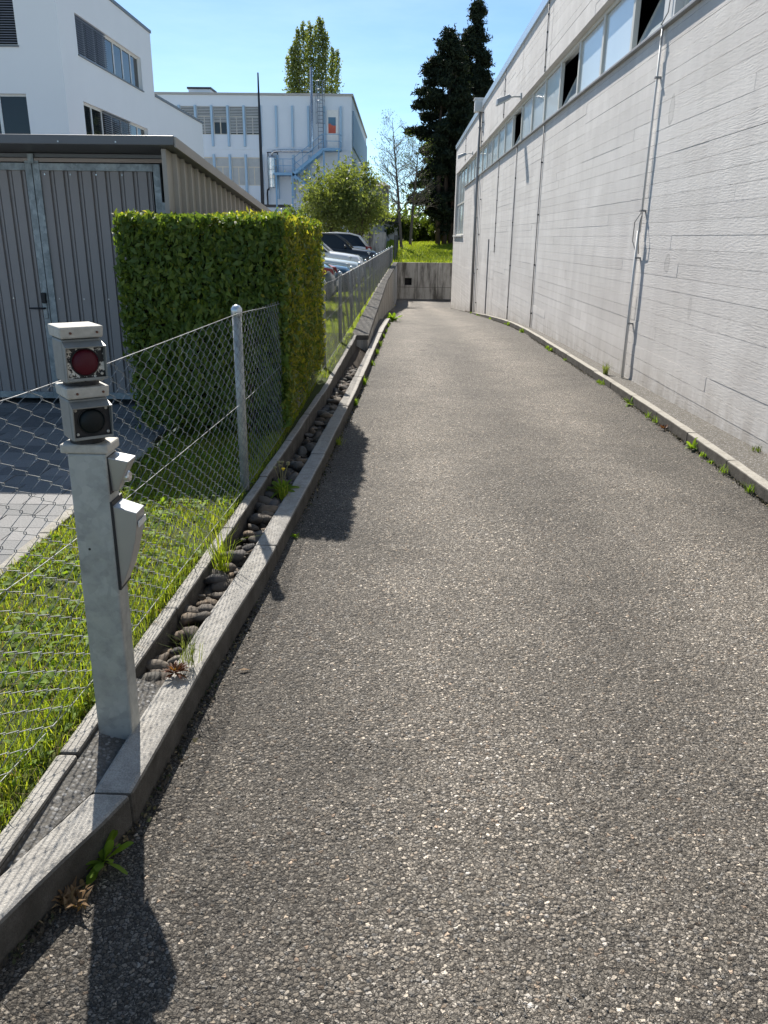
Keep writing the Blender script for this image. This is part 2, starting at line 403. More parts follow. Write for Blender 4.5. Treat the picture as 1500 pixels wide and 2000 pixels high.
# ------------------------------------------------------------------ mesh helpers
class MB:
    def __init__(s): s.v = []; s.f = []
    def add(s, vs, fs):
        b = len(s.v); s.v.extend([tuple(p) for p in vs]); s.f.extend([tuple(i + b for i in f) for f in fs]); return s
    def box(s, a, b, rot=None):
        (x0, y0, z0), (x1, y1, z1) = a, b
        vs = [(x0, y0, z0), (x1, y0, z0), (x1, y1, z0), (x0, y1, z0), (x0, y0, z1), (x1, y0, z1), (x1, y1, z1), (x0, y1, z1)]
        if rot is not None: vs = [tuple(rot @ Vector(p)) for p in vs]
        return s.add(vs, [(0, 3, 2, 1), (4, 5, 6, 7), (0, 1, 5, 4), (1, 2, 6, 5), (2, 3, 7, 6), (3, 0, 4, 7)])
    def hexa(s, vs):
        return s.add(vs, [(0, 3, 2, 1), (4, 5, 6, 7), (0, 1, 5, 4), (1, 2, 6, 5), (2, 3, 7, 6), (3, 0, 4, 7)])
    def quad(s, a, b, c, d): return s.add([a, b, c, d], [(0, 1, 2, 3)])
    def tube(s, pts, r, n=8, caps=True):
        pts = [Vector(p) for p in pts]; m = len(pts); rs = r if isinstance(r, (list, tuple)) else [r] * m
        vs = []; ref = None
        for i, p in enumerate(pts):
            t = (pts[min(i + 1, m - 1)] - pts[max(i - 1, 0)]).normalized()
            if ref is None: ref = t.orthogonal().normalized()
            a = (ref - t * ref.dot(t))
            a = a.normalized() if a.length > 1e-6 else t.orthogonal().normalized()
            b = t.cross(a); ref = a
            for k in range(n):
                an = 2 * pi * k / n
                vs.append(p + (a * cos(an) + b * sin(an)) * rs[i])
        fs = []
        for i in range(m - 1):
            for k in range(n):
                fs.append((i * n + k, i * n + (k + 1) % n, (i + 1) * n + (k + 1) % n, (i + 1) * n + k))
        if caps: fs.append(tuple(range(n - 1, -1, -1))); fs.append(tuple((m - 1) * n + k for k in range(n)))
        return s.add(vs, fs)
    def lathe(s, prof, c=(0, 0, 0), n=16, axis='Z', rot=None):
        vs = []
        for r, h in prof:
            for k in range(n):
                a = 2 * pi * k / n
                p = Vector((r * cos(a), r * sin(a), h))
                if axis == 'Y': p = Vector((p.x, p.z, p.y))
                if axis == 'X': p = Vector((p.z, p.x, p.y))
                if rot is not None: p = rot @ p
                vs.append(p + Vector(c))
        m = len(prof); fs = []
        for i in range(m - 1):
            for k in range(n): fs.append((i * n + k, i * n + (k + 1) % n, (i + 1) * n + (k + 1) % n, (i + 1) * n + k))
        fs.append(tuple(range(n - 1, -1, -1))); fs.append(tuple((m - 1) * n + k for k in range(n)))
        return s.add(vs, fs)
    def build(s, name, mat, parent=None, smooth=False, bevel=0., local=False):
        me = bpy.data.meshes.new(name); me.from_pydata(s.v, [], s.f); me.update()
        return mobj(name, me, mat, parent, smooth, bevel, local)

def mobj(name, me, mat, parent=None, smooth=False, bevel=0., local=False):
    if mat and not me.materials: me.materials.append(MAT[mat])
    if smooth: me.polygons.foreach_set('use_smooth', [True] * len(me.polygons))
    o = bpy.data.objects.new(name, me); COL.objects.link(o)
    setp(o, parent, local)
    if bevel:
        bv = o.modifiers.new('bevel', 'BEVEL'); bv.width = bevel; bv.segments = 2; bv.limit_method = 'ANGLE'
    return o
def setp(o, parent, local=False):
    if parent is None: return
    o.parent = parent
    if not local and parent.get('_loc') is not None:
        o.matrix_parent_inverse = Matrix.Translation(-Vector(parent['_loc']))
def npmesh(name, V, F, mat, parent=None, smooth=False):
    V = np.asarray(V, np.float32); F = np.asarray(F, np.int32)
    me = bpy.data.meshes.new(name)
    k = F.shape[1]
    me.vertices.add(len(V)); me.vertices.foreach_set('co', V.ravel())
    me.loops.add(F.size); me.loops.foreach_set('vertex_index', F.ravel())
    me.polygons.add(len(F)); me.polygons.foreach_set('loop_start', np.arange(0, F.size, k, dtype=np.int32))
    me.polygons.foreach_set('loop_total', np.full(len(F), k, np.int32))
    me.update(calc_edges=True)
    return mobj(name, me, mat, parent, smooth)
def thing(name, label, cat, loc=(0, 0, 0), group=None, rotz=0., local=False):
    o = bpy.data.objects.new(name, None); COL.objects.link(o)
    o.location = loc; o.rotation_euler = (0, 0, rotz); o.empty_display_size = .2
    if not local: o['_loc'] = tuple(loc)
    tag(o, label, cat, group); return o
def tag(o, label, cat, group=None):
    o['label'] = label; o['category'] = cat
    if group: o['group'] = group
    return o
def struct(o): o['kind'] = 'structure'; return o
def stuff(o): o['kind'] = 'stuff'; return o

def holed_wall(mb, O, U, V, W, H, holes, depth, N):
    """outer face O + u U + v V, rect W x H with rectangular openings and reveals going inwards (against N)"""
    O, U, V, N = map(Vector, (O, U, V, N))
    us = sorted({0, W, *[h[0] for h in holes], *[h[1] for h in holes]}); vs = sorted({0, H, *[h[2] for h in holes], *[h[3] for h in holes]})
    us = [x for x in us if 0 <= x <= W]; vs = [x for x in vs if 0 <= x <= H]
    for a, b in zip(us, us[1:]):
        for c, d in zip(vs, vs[1:]):
            mu, mv = (a + b) / 2, (c + d) / 2
            if any(h[0] < mu < h[1] and h[2] < mv < h[3] for h in holes): continue
            mb.quad(*[O + U * x + V * y for x, y in ((a, c), (b, c), (b, d), (a, d))])
    for a, b, c, d in holes:
        cs = [(a, c), (b, c), (b, d), (a, d)]
        for i in range(4):
            p, q = cs[i], cs[(i + 1) % 4]
            P, Q = O + U * p[0] + V * p[1], O + U * q[0] + V * q[1]
            mb.quad(P, P - N * depth, Q - N * depth, Q)

def leaves(centers, dirs, ups, L, Wd, fold=.25, curl=.15):
    """leaf blades of 4 triangles-worth: base, two sides, tip, mid rib bent"""
    n = len(centers)
    d = dirs / (np.linalg.norm(dirs, axis=1, keepdims=True) + 1e-9)
    s = np.cross(d, ups); s /= (np.linalg.norm(s, axis=1, keepdims=True) + 1e-9)
    nn = np.cross(s, d)
    L = np.broadcast_to(L, (n,))[:, None]; Wd = np.broadcast_to(Wd, (n,))[:, None]
    b = centers - d * L * .5
    m = centers + nn * L * curl * .3
    t = centers + d * L * .5 - nn * L * curl
    l = centers + s * Wd * .5 + nn * Wd * fold
    r = centers - s * Wd * .5 + nn * Wd * fold
    V = np.stack([b, l, t, r, m], 1).reshape(-1, 3)
    i = np.arange(n)[:, None] * 5
    F = np.concatenate([i + np.array([[0, 4, 1]]), i + np.array([[1, 4, 2]]), i + np.array([[2, 4, 3]]), i + np.array([[3, 4, 0]])], 0)
    return V, F
def oblong(bases, dirs, L, Wd, droop):
    n = len(bases); d = dirs / np.linalg.norm(dirs, axis=1, keepdims=True)
    s = np.cross(d, np.tile([0, 0, 1.], (n, 1)) + rng.normal(size=(n, 3)) * .25); s /= (np.linalg.norm(s, axis=1, keepdims=True) + 1e-9)
    L = L[:, None]; Wd = Wd[:, None]; dr = droop[:, None]; V = []
    for t, wf in ((0, .14), (.25, .5), (.5, .95), (.75, 1.), (.92, .6), (1., .08)):
        c = bases + d * L * t; c = c + np.array([[0, 0, -1.]]) * L * dr * t * t
        lob = 1 + .18 * np.sin(t * 17 + np.arange(n))[:, None]
        V += [c - s * Wd * wf * .5 * lob + np.array([[0, 0, 1.]]) * Wd * wf * .14, c + s * Wd * wf * .5 * lob + np.array([[0, 0, 1.]]) * Wd * wf * .14]
    V = np.stack(V, 1).reshape(-1, 3); i = np.arange(n)[:, None] * 12
    return V, np.concatenate([i + np.array([[2 * k, 2 * k + 1, 2 * k + 3, 2 * k + 2]]) for k in range(5)], 0)
def rquads(C, size, elong=1.6, flat=None):
    n = len(C)
    a = rng.normal(size=(n, 3)); a /= np.linalg.norm(a, axis=1, keepdims=True)
    if flat is not None: a = a * .6 + flat; a /= np.linalg.norm(a, axis=1, keepdims=True)
    b = np.cross(a, rng.normal(size=(n, 3))); b /= np.linalg.norm(b, axis=1, keepdims=True)
    sz = (size * rng.uniform(.6, 1.4, n))[:, None]
    V = np.stack([C - a * sz * elong, C - b * sz * .75, C + a * sz * elong, C + b * sz * .75], 1).reshape(-1, 3)
    F = np.arange(n * 4).reshape(-1, 4); return V, F
def blades(P, H, lean, wd):
    n = len(P); th = rng.uniform(0, 2 * pi, n)
    dx = np.stack([np.cos(th), np.sin(th), np.zeros(n)], 1); sx = np.stack([-np.sin(th), np.cos(th), np.zeros(n)], 1)
    H = np.broadcast_to(H, (n,))[:, None]; ln = (lean * rng.uniform(.2, 1., n))[:, None]; wd = np.broadcast_to(wd, (n,))[:, None]
    Z = np.array([[0, 0, 1.]])
    v0 = P - sx * wd; v1 = P + sx * wd
    q = P + Z * H * .6 + dx * H * ln * .4
    v2 = q + sx * wd * .8; v3 = q - sx * wd * .8
    v4 = P + Z * H * (1 - .35 * ln) + dx * H * ln
    V = np.stack([v0, v1, v2, v3, v4], 1).reshape(-1, 3); i = np.arange(n)[:, None] * 5
    return V, np.concatenate([i + np.array([[0, 1, 2]]), i + np.array([[0, 2, 3]]), i + np.array([[3, 2, 4]])], 0)
def cat(parts):
    Vs, Fs, o = [], [], 0
    for V, F in parts: Vs.append(V); Fs.append(F + o); o += len(V)
    return np.concatenate(Vs), np.concatenate(Fs)
def icell(subdiv=1):
    import bmesh
    bm = bmesh.new(); bmesh.ops.create_icosphere(bm, subdivisions=subdiv, radius=1.)
    V = np.array([v.co[:] for v in bm.verts]); F = [tuple(v.index for v in f.verts) for f in bm.faces]; bm.free(); return V, F

UNIT = bpy.data.meshes.new('unit_block')
UNIT.from_pydata([(x, y, z) for z in (-.5, .5) for y in (-.5, .5) for x in (-.5, .5)], [], [(0, 2, 3, 1), (4, 5, 7, 6), (0, 1, 5, 4), (1, 3, 7, 5), (3, 2, 6, 7), (2, 0, 4, 6)])
_unit = {}
def piece(name, mat, parent, c, size, rz=0., rx=0., ry=0.):
    if mat not in _unit:
        m = UNIT.copy(); m.materials.append(MAT[mat]); _unit[mat] = m
    o = bpy.data.objects.new(name, _unit[mat]); COL.objects.link(o)
    o.location = c; o.scale = size; o.rotation_euler = (rx, ry, rz); setp(o, parent); return o

# ------------------------------------------------------------------ ground profile and plan lines
_ys = np.arange(-12, 64, .25)
_zs = np.interp(_ys, [-12, 0, 6, 10, 16, 18.5, 21, 32, 47, 50, 64], [.2, 0, -.11, -.19, -.31, -.38, -.5, -1.2, -2.2, -2.3, -2.35])
_k = np.exp(-.5 * (np.arange(-10, 11) / 4.) ** 2); _k /= _k.sum()
_zs = np.convolve(np.pad(_zs, 10, 'edge'), _k, 'valid')
def rz(y): return float(np.interp(y, _ys, _zs))
def kx(y):  return float(np.interp(y, [-12, 0, 1, 1.4, 1.85, 2.75, 3.57, 6, 8.7, 11.5, 21.2], [-1.6, -1.15, -1.0, -.91, -.752, -.712, -.652, -.562, -.487, -.43, -.247]))
def ex(y):  return float(np.interp(y, [-12, 0, 1, 1.66, 2.25, 3.9, 4.7, 6, 8, 9, 13.5], [-1.9, -1.2, -1.08, -1.036, -1.012, -.955, -.93, -.885, -.835, -.812, -.77]))
def fx(y):  return float(np.interp(y, [-12, 0, 1.8, 2.3, 4.73, 10, 16, 55, 64], [-2.05, -1.36, -1.15, -1.085, -.965, -.925, -.875, -.55, -.48]))
def rkx(y): return float(np.interp(y, [-12, 5.15, 6.3, 7.6, 9.8, 13.2, 17.2, 22.4, 30, 36], [2.3, 2.555, 2.61, 2.65, 2.70, 2.735, 2.77, 2.83, 2.885, 2.90]))
def wx(y):  return float(np.interp(y, [13.4, 32, 54, 60], [-.53, -.5, -.22, -.18]))
XW = 3.0
YEND = 55.5
PL = .09                                                     # lawn level

# ------------------------------------------------------------------ large ground
mb = MB()
def gz(x, y): return 0.
for (x0, x1, y0, y1, z) in ((-400, -6.5, -60, 900, -.16), (-6.5, -1.9, 8.3, 900, -.02), (-6.5, -1.9, -60, -6, -.02), (-1.9, 400, 62, 900, -.02), (-1.9, -.6, 14, 62, -.02), (14, 400, -60, 62, -.2), (-1.9, 14, -60, -11.9, .12)):
    mb.quad((x0, y0, z), (x1, y0, z), (x1, y1, z), (x0, y1, z))
struct(mb.build('ground', 'pale_paving'))

# driveway surface
mb = MB()
ysr = list(np.concatenate([np.arange(-12, 22, .5), np.arange(22, 47.5, 1.), [47.5, 49, 51, 53, YEND]]))
NX = 14
for j, y in enumerate(ysr):
    x0 = kx(y) - .05 if y < 21.5 else max(kx(21), wx(y) - .02 if y > 24 else -.5)
    if y >= 21.5: x0 = wx(y) - .03
    if y < 13.4: x0 = kx(y) - .05
    x1 = 12.5 if y > 47.4 else XW + .02
    for i in range(NX + 1):
        t = i / NX; x = x0 + (x1 - x0) * t
        mb.v.append((x, y, rz(y) + .008 * sin(x * 2.1 + y * .8) + .006 * sin(y * 1.7 - x) - .004))
for j in range(len(ysr) - 1):
    for i in range(NX):
        a = j * (NX + 1) + i; mb.f.append((a, a + 1, a + NX + 2, a + NX + 1))
struct(mb.build('driveway', 'asphalt', smooth=True))

# loose chips proud of the near asphalt
n = 5000
yy = rng.uniform(.7, 5.5, n) ** 1.0
xx = rng.uniform(-.9, 2.9, n)
ok = xx > np.array([kx(y) for y in yy]) + .01
xx, yy = xx[ok], yy[ok]; n = len(xx)
base = np.array([[1, 0, 0], [-.5, .86, 0], [-.5, -.86, 0], [0, 0, .6], [0.1, 0, -.3]])
Fb = np.array([[0, 1, 3], [1, 2, 3], [2, 0, 3], [1, 0, 4], [2, 1, 4], [0, 2, 4]])
sz = rng.uniform(.0022, .0052, n); th = rng.uniform(0, 6.28, n)
B = base[None] * (1 + rng.uniform(-.35, .35, (n, 5, 3)))
Xb = B[..., 0] * np.cos(th)[:, None] - B[..., 1] * np.sin(th)[:, None]; Yb = B[..., 0] * np.sin(th)[:, None] + B[..., 1] * np.cos(th)[:, None]
P = np.stack([xx, yy, [rz(y) + .002 + .008 * sin(x * 2.1 + y * .8) + .006 * sin(y * 1.7 - x) - .004 for x, y in zip(xx, yy)]], 1)
V = np.stack([Xb, Yb, B[..., 2]], 2) * sz[:, None, None] + P[:, None]
a = NT('chip'); isl = a.n('NewGeometry').outputs['Random Per Island']
MAT['chip'] = a.fin(a.ramp(isl, [(0, (.07, .068, .066)), (.5, (.15, .14, .13)), (.85, (.22, .205, .18)), (.97, (.30, .28, .25)), (1, (.55, .53, .49))]), .75)
F = (np.arange(n)[:, None, None] * 5 + Fb[None]).reshape(-1, 3)
stuff(npmesh('asphalt_chips', V.reshape(-1, 3), F, 'chip'))

# ------------------------------------------------------------------ kerbs, edging, strips
def stone_run(name, parent, ya, yb, xf, width, z0, z1, mat, gap=.006, bev=.012, side=-1, jit=.004, seg=4):
    mb = MB(); ys = np.linspace(ya + gap / 2, yb - gap / 2, seg + 1)
    dz = random.uniform(-jit, jit); dx = random.uniform(-jit, jit)
    for y in ys:
        x = xf(y) + dx; w2 = x + side * width
        lo, hi = (w2, x) if side < 0 else (x, w2)
        j = lambda: random.uniform(-.0026, .0026)
        mb.v += [(lo + j(), y, z0(y)), (hi + j(), y, z0(y)), (hi + j(), y, z1(y) + dz + j()), (lo + j(), y, z1(y) + dz + j())]
    for i in range(seg):
        a = i * 4
        for k in range(4): mb.f.append((a + k, a + (k + 1) % 4, a + 4 + (k + 1) % 4, a + 4 + k))
    mb.f.append((3, 2, 1, 0)); e = seg * 4; mb.f.append((e, e + 1, e + 2, e + 3))
    return mb.build(name, mat, parent, bevel=bev)
def ktop(y): return rz(y) + .115
bed = MB()
for y0, y1 in zip(np.arange(-6, 21.2, .8), np.arange(-5.2, 22, .8)):
    y1 = min(y1, 21.2)
    bed.hexa([(kx(y0) - .105, y0, rz(y0) - .3), (kx(y0) - .012, y0, rz(y0) - .3), (kx(y1) - .012, y1, rz(y1) - .3), (kx(y1) - .105, y1, rz(y1) - .3),
              (kx(y0) - .105, y0, rz(y0) + .06), (kx(y0) - .012, y0, rz(y0) + .06), (kx(y1) - .012, y1, rz(y1) + .06), (kx(y1) - .105, y1, rz(y1) + .06)])
lk = struct(bed.build('left_kerb', 'soil'))
cuts = [-5.2, -4.2, -3.2, -2.2, -1.2, -.2, .85, 1.85] + [1.85 + 2.04 * i for i in range(1, 10)]
cuts = [c for c in cuts if c < 21.0] + [21.2]
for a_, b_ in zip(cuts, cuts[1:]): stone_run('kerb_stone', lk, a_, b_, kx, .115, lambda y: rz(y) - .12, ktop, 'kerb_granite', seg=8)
bed = MB()
for y0 in np.arange(-6, 36, 1.):
    y1 = y0 + 1
    bed.hexa([(rkx(y0) + .012, y0, rz(y0) - .3), (rkx(y0) + .1, y0, rz(y0) - .3), (rkx(y1) + .1, y1, rz(y1) - .3), (rkx(y1) + .012, y1, rz(y1) - .3),
              (rkx(y0) + .012, y0, rz(y0) + .05), (rkx(y0) + .1, y0, rz(y0) + .05), (rkx(y1) + .1, y1, rz(y1) + .05), (rkx(y1) + .012, y1, rz(y1) + .05)])
rk = struct(bed.build('right_kerb', 'soil'))
def rktop(y): return rz(y) + .095 * min(1, max(.25, (38 - y) / 12))
y = -5.
while y < 35:
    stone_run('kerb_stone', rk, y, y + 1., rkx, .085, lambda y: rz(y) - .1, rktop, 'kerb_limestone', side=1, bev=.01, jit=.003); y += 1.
mb = MB()
for y0 in np.arange(-6, 46.5, .75):
    y1 = y0 + .75
    f0 = lambda y: (rkx(y) + .088 if y < 35 else 2.9)
    mb.quad((f0(y0), y0, rktop(y0) - .012), (XW + .02, y0, rktop(y0) + .002), (XW + .02, y1, rktop(y1) + .002), (f0(y1), y1, rktop(y1) - .012))
struct(mb.build('wall_foot_strip', 'strip_concrete'))
# fence-side edging
mb = MB()
for y0 in np.arange(-6, 13.4, .5):
    y1 = min(y0 + .5, 13.45)
    mb.hexa([(ex(y0) + .01, y0, -.25), (ex(y0) + .05, y0, -.25), (ex(y1) + .05, y1, -.25), (ex(y1) + .01, y1, -.25), (ex(y0) + .01, y0, .03), (ex(y0) + .05, y0, .03), (ex(y1) + .05, y1, .03), (ex(y1) + .01, y1, .03)])
ed = struct(mb.build('bed_edging', 'soil'))
y = -5.
def etop(y): return float(np.interp(y, [0, 3, 8, 13.5], [.105, .10, .075, .05]))
while y < 13.2:
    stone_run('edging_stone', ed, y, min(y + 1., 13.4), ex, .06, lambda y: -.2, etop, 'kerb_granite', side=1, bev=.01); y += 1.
# aggregate footing slab round the signal post
mb = MB()
for y0, y1 in ((-5, -2), (-2, .5), (.5, 1.4), (1.4, 1.9), (1.9, 2.47)):
    mb.hexa([(ex(y0) + .062, y0, -.2), (kx(y0) - .117, y0, -.2), (kx(y1) - .117, y1, -.2), (ex(y1) + .062, y1, -.2),
             (ex(y0) + .062, y0, etop(y0) - .018), (kx(y0) - .117, y0, ktop(y0) - .022), (kx(y1) - .117, y1, ktop(y1) - .022), (ex(y1) + .062, y1, etop(y1) - .018)])
struct(mb.build('post_footing', 'exposed_aggregate'))

# ------------------------------------------------------------------ stone bed
mb = MB()
for y0 in np.arange(2.47, 13.4, .5):
    y1 = min(y0 + .5, 13.42)
    mb.quad((ex(y0) + .055, y0, .0 + rz(y0) * .5), (kx(y0) - .112, y0, rz(y0) + .01), (kx(y1) - .112, y1, rz(y1) + .01), (ex(y1) + .055, y1, rz(y1) * .5))
sb = struct(mb.build('stone_bed', 'soil'))
SV, SF = icell(2)
stmesh = []
for k in range(9):
    nz = rng.normal(size=(6, 3)); ph = rng.uniform(0, 6, 6)
    d = sum(.075 * np.sin(SV @ nz[i] * 1.6 + ph[i]) for i in range(6)) + .03 * np.sin(SV @ nz[0] * 5 + ph[1]) * np.sin(SV @ nz[1] * 4)
    for _c in range(4):
        pl_ = rng.normal(size=3); pl_ /= np.linalg.norm(pl_); d = d - np.maximum(SV @ pl_ - rng.uniform(.45, .75), 0) * .95
    v = SV * (1 + d)[:, None] * np.array([1, rng.uniform(.62, .9), rng.uniform(.5, .72)])
    me = bpy.data.meshes.new('stone'); me.from_pydata(v.tolist(), [], SF); me.materials.append(MAT['river_stone'])
    me.polygons.foreach_set('use_smooth', [True] * len(me.polygons)); stmesh.append(me)
y = 2.5; cnt = 0
while y < 13.35:
    l, r = ex(y) + .06, kx(y) - .115
    wdt = r - l
    for layer in range(2):
        nrow = 2 if random.random() < .85 else 1
        for q in range(nrow):
            if cnt >= 299: break
            s = random.choice((.026, .034, .042, .052, .062, .07)) * random.uniform(.9, 1.1)
            o = bpy.data.objects.new('stone', random.choice(stmesh)); COL.objects.link(o); o.parent = sb
            x = l + wdt * (q + .5) / nrow + random.uniform(-.02, .02)
            x = min(max(x, l + s * .55), r - s * .55)
            zb = (rz(y) + .012 + (x - l) / wdt * .0) + .012 * (1 - (x - l) / wdt)
            o.location = (x, y + random.uniform(-.03, .03), zb + s * .38 + layer * .038)
            o.rotation_euler = (random.uniform(-.4, .4), random.uniform(-.4, .4), random.uniform(0, 3.14))
            o.scale = (s * random.uniform(.95, 1.45), s, s * random.uniform(.75, 1.05)); cnt += 1
    y += .103

# ------------------------------------------------------------------ lawn and paver yard
def lawnz(x, y): return float(np.interp(x, [-6, -1.9, -1.6, -1.2, -.9], [.03, .03, .06, PL, PL - .01]))
mb = MB(); xs = [-1.9, -1.6, -1.3, -1.1, -.9]
def lawn_r(y): return ex(y) + .01
rows = list(np.arange(-6, 13.6, .5))
for y in rows:
    r = lawn_r(y)
    for t in (0, .25, .5, .75, 1): x = -1.9 + (r + 1.9) * t; mb.v.append((x, y, lawnz(x, y) - .01))
for j in range(len(rows) - 1):
    for i in range(4): a = j * 5 + i; mb.f.append((a, a + 1, a + 6, a + 5))
lawn = struct(mb.build('lawn', 'turf', smooth=True))
mb = MB()                                                     # verge along the fence beyond the stones
for y0 in np.arange(13.4, 60, 1.):
    y1 = y0 + 1
    mb.quad((-1.9, y0, .03), (wx(y0) - .27, y0, .03), (wx(y1) - .27, y1, .03), (-1.9, y1, .03))
struct(mb.build('grass_verge', 'meadow'))
def pz(y): return .03
mb = MB(); mb.quad((-6.6, -6, .0), (-1.97, -6, .0), (-1.97, 2, pz(2) - .03), (-6.6, 2, pz(2) - .03)); mb.quad((-6.6, 2, pz(2) - .03), (-1.97, 2, pz(2) - .03), (-1.97, 8.3, pz(8.3) - .03), (-6.6, 8.3, pz(8.3) - .03))
yard = struct(mb.build('paver_yard', 'soil'))
tilt = math.atan2(pz(8.3) - pz(2), 6.3)
row = 0; y = 8.2; cnt = 0; rest = MB()
while y > -2:
    x = -1.97 - .16 - (row % 2) * .16
    first = True
    if row % 2: piece('paver', 'paver', yard, (-1.97 - .08, y, pz(y) - .02), (.154, .194, .05), rx=tilt); cnt += 1
    while x > -6.4:
        if y > 2.6 and x > -4.6 and cnt < 298:
            piece('paver', 'paver', yard, (x - (.0 if True else 0), y, pz(y) - .02 + random.uniform(-.0015, .0015)), (.314, .194, .05), rx=tilt, rz=random.uniform(-.006, .006)); cnt += 1
        else:
            rest.box((x - .157, y - .097, pz(y) - .045), (x + .157, y + .097, pz(y) + .005))
        x -= .32
    y -= .2; row += 1
stuff(rest.build('paver_field', 'paver', yard))
# pale edge stones between lawn and pavers
edg = MB(); edg.box((-1.965, -6, -.2), (-1.905, 8.0, -.03)); ye = struct(edg.build('yard_edging', 'soil'))
y = -4.
while y < 6.0:
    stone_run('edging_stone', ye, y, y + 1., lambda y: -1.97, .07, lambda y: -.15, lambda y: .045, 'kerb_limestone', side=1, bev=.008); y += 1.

# grass
def in_lawn(n, x0, x1, y0, y1): return rng.uniform(x0, x1, n), rng.uniform(y0, y1, n)
parts = []
x, y = in_lawn(78000, -1.9, -.9, -1.2, 9)
dens = np.interp(y, [1, 5, 9], [1, .8, .5]) * np.clip(.75 + .6 * np.sin(x * 6.3 + 1.7 * np.sin(y * 3.1)) * np.sin(y * 4.2 + x * 2), .25, 1)
ok = (x < np.array([ex(q) for q in y]) - .005) & (rng.random(len(x)) < dens)
x, y = x[ok], y[ok]
P = np.stack([x, y, [lawnz(a, b) - .012 for a, b in zip(x, y)]], 1)
parts.append(blades(P, rng.uniform(.025, .075, len(x)) * (1 + .7 * (np.abs(x - np.array([fx(q) for q in y])) < .06)), .9, rng.uniform(.0012, .0028, len(x))))
stuff(npmesh('grass', *cat(parts), 'leaf_grass'))
ks = rng.permutation(len(P))[:5200]
stuff(npmesh('dry_grass', *blades(P[ks] + rng.normal(size=(len(ks), 3)) * [.01, .01, .002], rng.uniform(.03, .085, len(ks)), 1.3, .0016), 'leaf_dead'))
x, y = in_lawn(5200, -1.9, -.9, 1.0, 7.5)
ok = (x < np.array([ex(q) for q in y]) - .01); x, y = x[ok], y[ok]
cl = (np.sin(x * 9 + 2 * np.sin(y * 5)) + np.sin(y * 7 + x * 3) > -.6); x, y = x[cl], y[cl]; n = len(x)
C = np.stack([x, y, [lawnz(a, b) + random.uniform(.008, .04) for a, b in zip(x, y)]], 1)
D = rng.normal(size=(n, 3)); D[:, 2] = np.abs(D[:, 2]) * .5
Up = np.tile([0, 0, 1.], (n, 1)) + rng.normal(size=(n, 3)) * .3
Lf = rng.uniform(.022, .060, n)
stuff(npmesh('lawn_weeds', *leaves(C, D, Up, Lf, Lf * rng.uniform(.35, .6, n)), 'leaf_broad'))
# verge grass beyond
x = rng.uniform(-1.9, -.4, 26000); y = 9 + 47 * rng.random(26000) ** 1.6
ok = x < np.array([wx(q) - .27 if q > 13.4 else ex(q) - .005 for q in y]); x, y = x[ok], y[ok]
stuff(npmesh('verge_grass', *blades(np.stack([x, y, np.full(len(x), .03)], 1), rng.uniform(.04, .13, len(x)), .8, np.interp(y, [9, 50], [.0025, .009])), 'leaf_grass'))

# parking lot beyond fence
mb = MB(); mb.box((-30, 14, -.3), (-1.9, 62, .06)); struct(mb.build('parking_lot', 'lot_pale_concrete'))

# ------------------------------------------------------------------ retaining walls at the ramp
rw = thing('retaining_wall', 'dark stained concrete retaining wall along the left side of the sunken ramp', 'wall', (-.6, 13.4, 0))
mb = MB(); ys = list(np.arange(13.4, YEND + .6, 1.5)) + [YEND + .3]
for y0, y1 in zip(ys, ys[1:]):
    mb.hexa([(wx(y0) - .25, y0, -2.9), (wx(y0), y0, -2.9), (wx(y1), y1, -2.9), (wx(y1) - .25, y1, -2.9),
             (wx(y0) - .25, y0, -.03), (wx(y0), y0, -.03), (wx(y1), y1, -.03), (wx(y1) - .25, y1, -.03)])
mb.build('wall_face', 'stained_concrete', rw)
y = 13.42
while y < YEND:
    y1 = min(y + 2.55, YEND + .28)
    stone_run('coping_slab', rw, y, y1, lambda q: wx(q) + .015, .30, lambda q: -.028, lambda q: .05, 'coping_concrete', gap=.03, bev=.01, seg=2); y += 2.55
mb = MB()
for y0 in np.arange(13.42, 21.2, .8):
    y1 = min(y0 + .8, 21.4)
    mb.quad((wx(y0) + .001, y0, rz(y0) + .09), (kx(y0) - .11, y0, rz(y0) + .09), (kx(y1) - .11, y1, rz(y1) + .09), (wx(y1) + .001, y1, rz(y1) + .09))
struct(mb.build('ramp_apron', 'coping_concrete'))
ew = thing('retaining_wall', 'streaked grey concrete wall closing the end of the ramp, with a square black opening', 'wall', (1.5, YEND, -2.4))
mb = MB(); holed_wall(mb, (wx(YEND) - .02, YEND, -2.9), (1, 0, 0), (0, 0, 1), 13, 2.95, [(.54, 1.02, 1.48, 1.95)], .28, (0, -1, 0))
mb.quad((wx(YEND) - .02, YEND, .05), (13, YEND, .05), (13, YEND + .3, .05), (wx(YEND) - .02, YEND + .3, .05))
mb.build('wall_face', 'stained_concrete', ew)
mb = MB(); mb.box((wx(YEND) + .4, YEND + .27, -1.6), (wx(YEND) + 1.2, YEND + .3, -.8)); mb.build('opening', 'interior_dark', ew)
for xj in (1.15, 2.55): piece('joint', 'coping_concrete', ew, (xj, YEND - .001, -1.2), (.03, .006, 2.5))
piece('joint', 'coping_concrete', ew, (1.7, YEND - .0015, -1.55), (3.8, .006, .025))
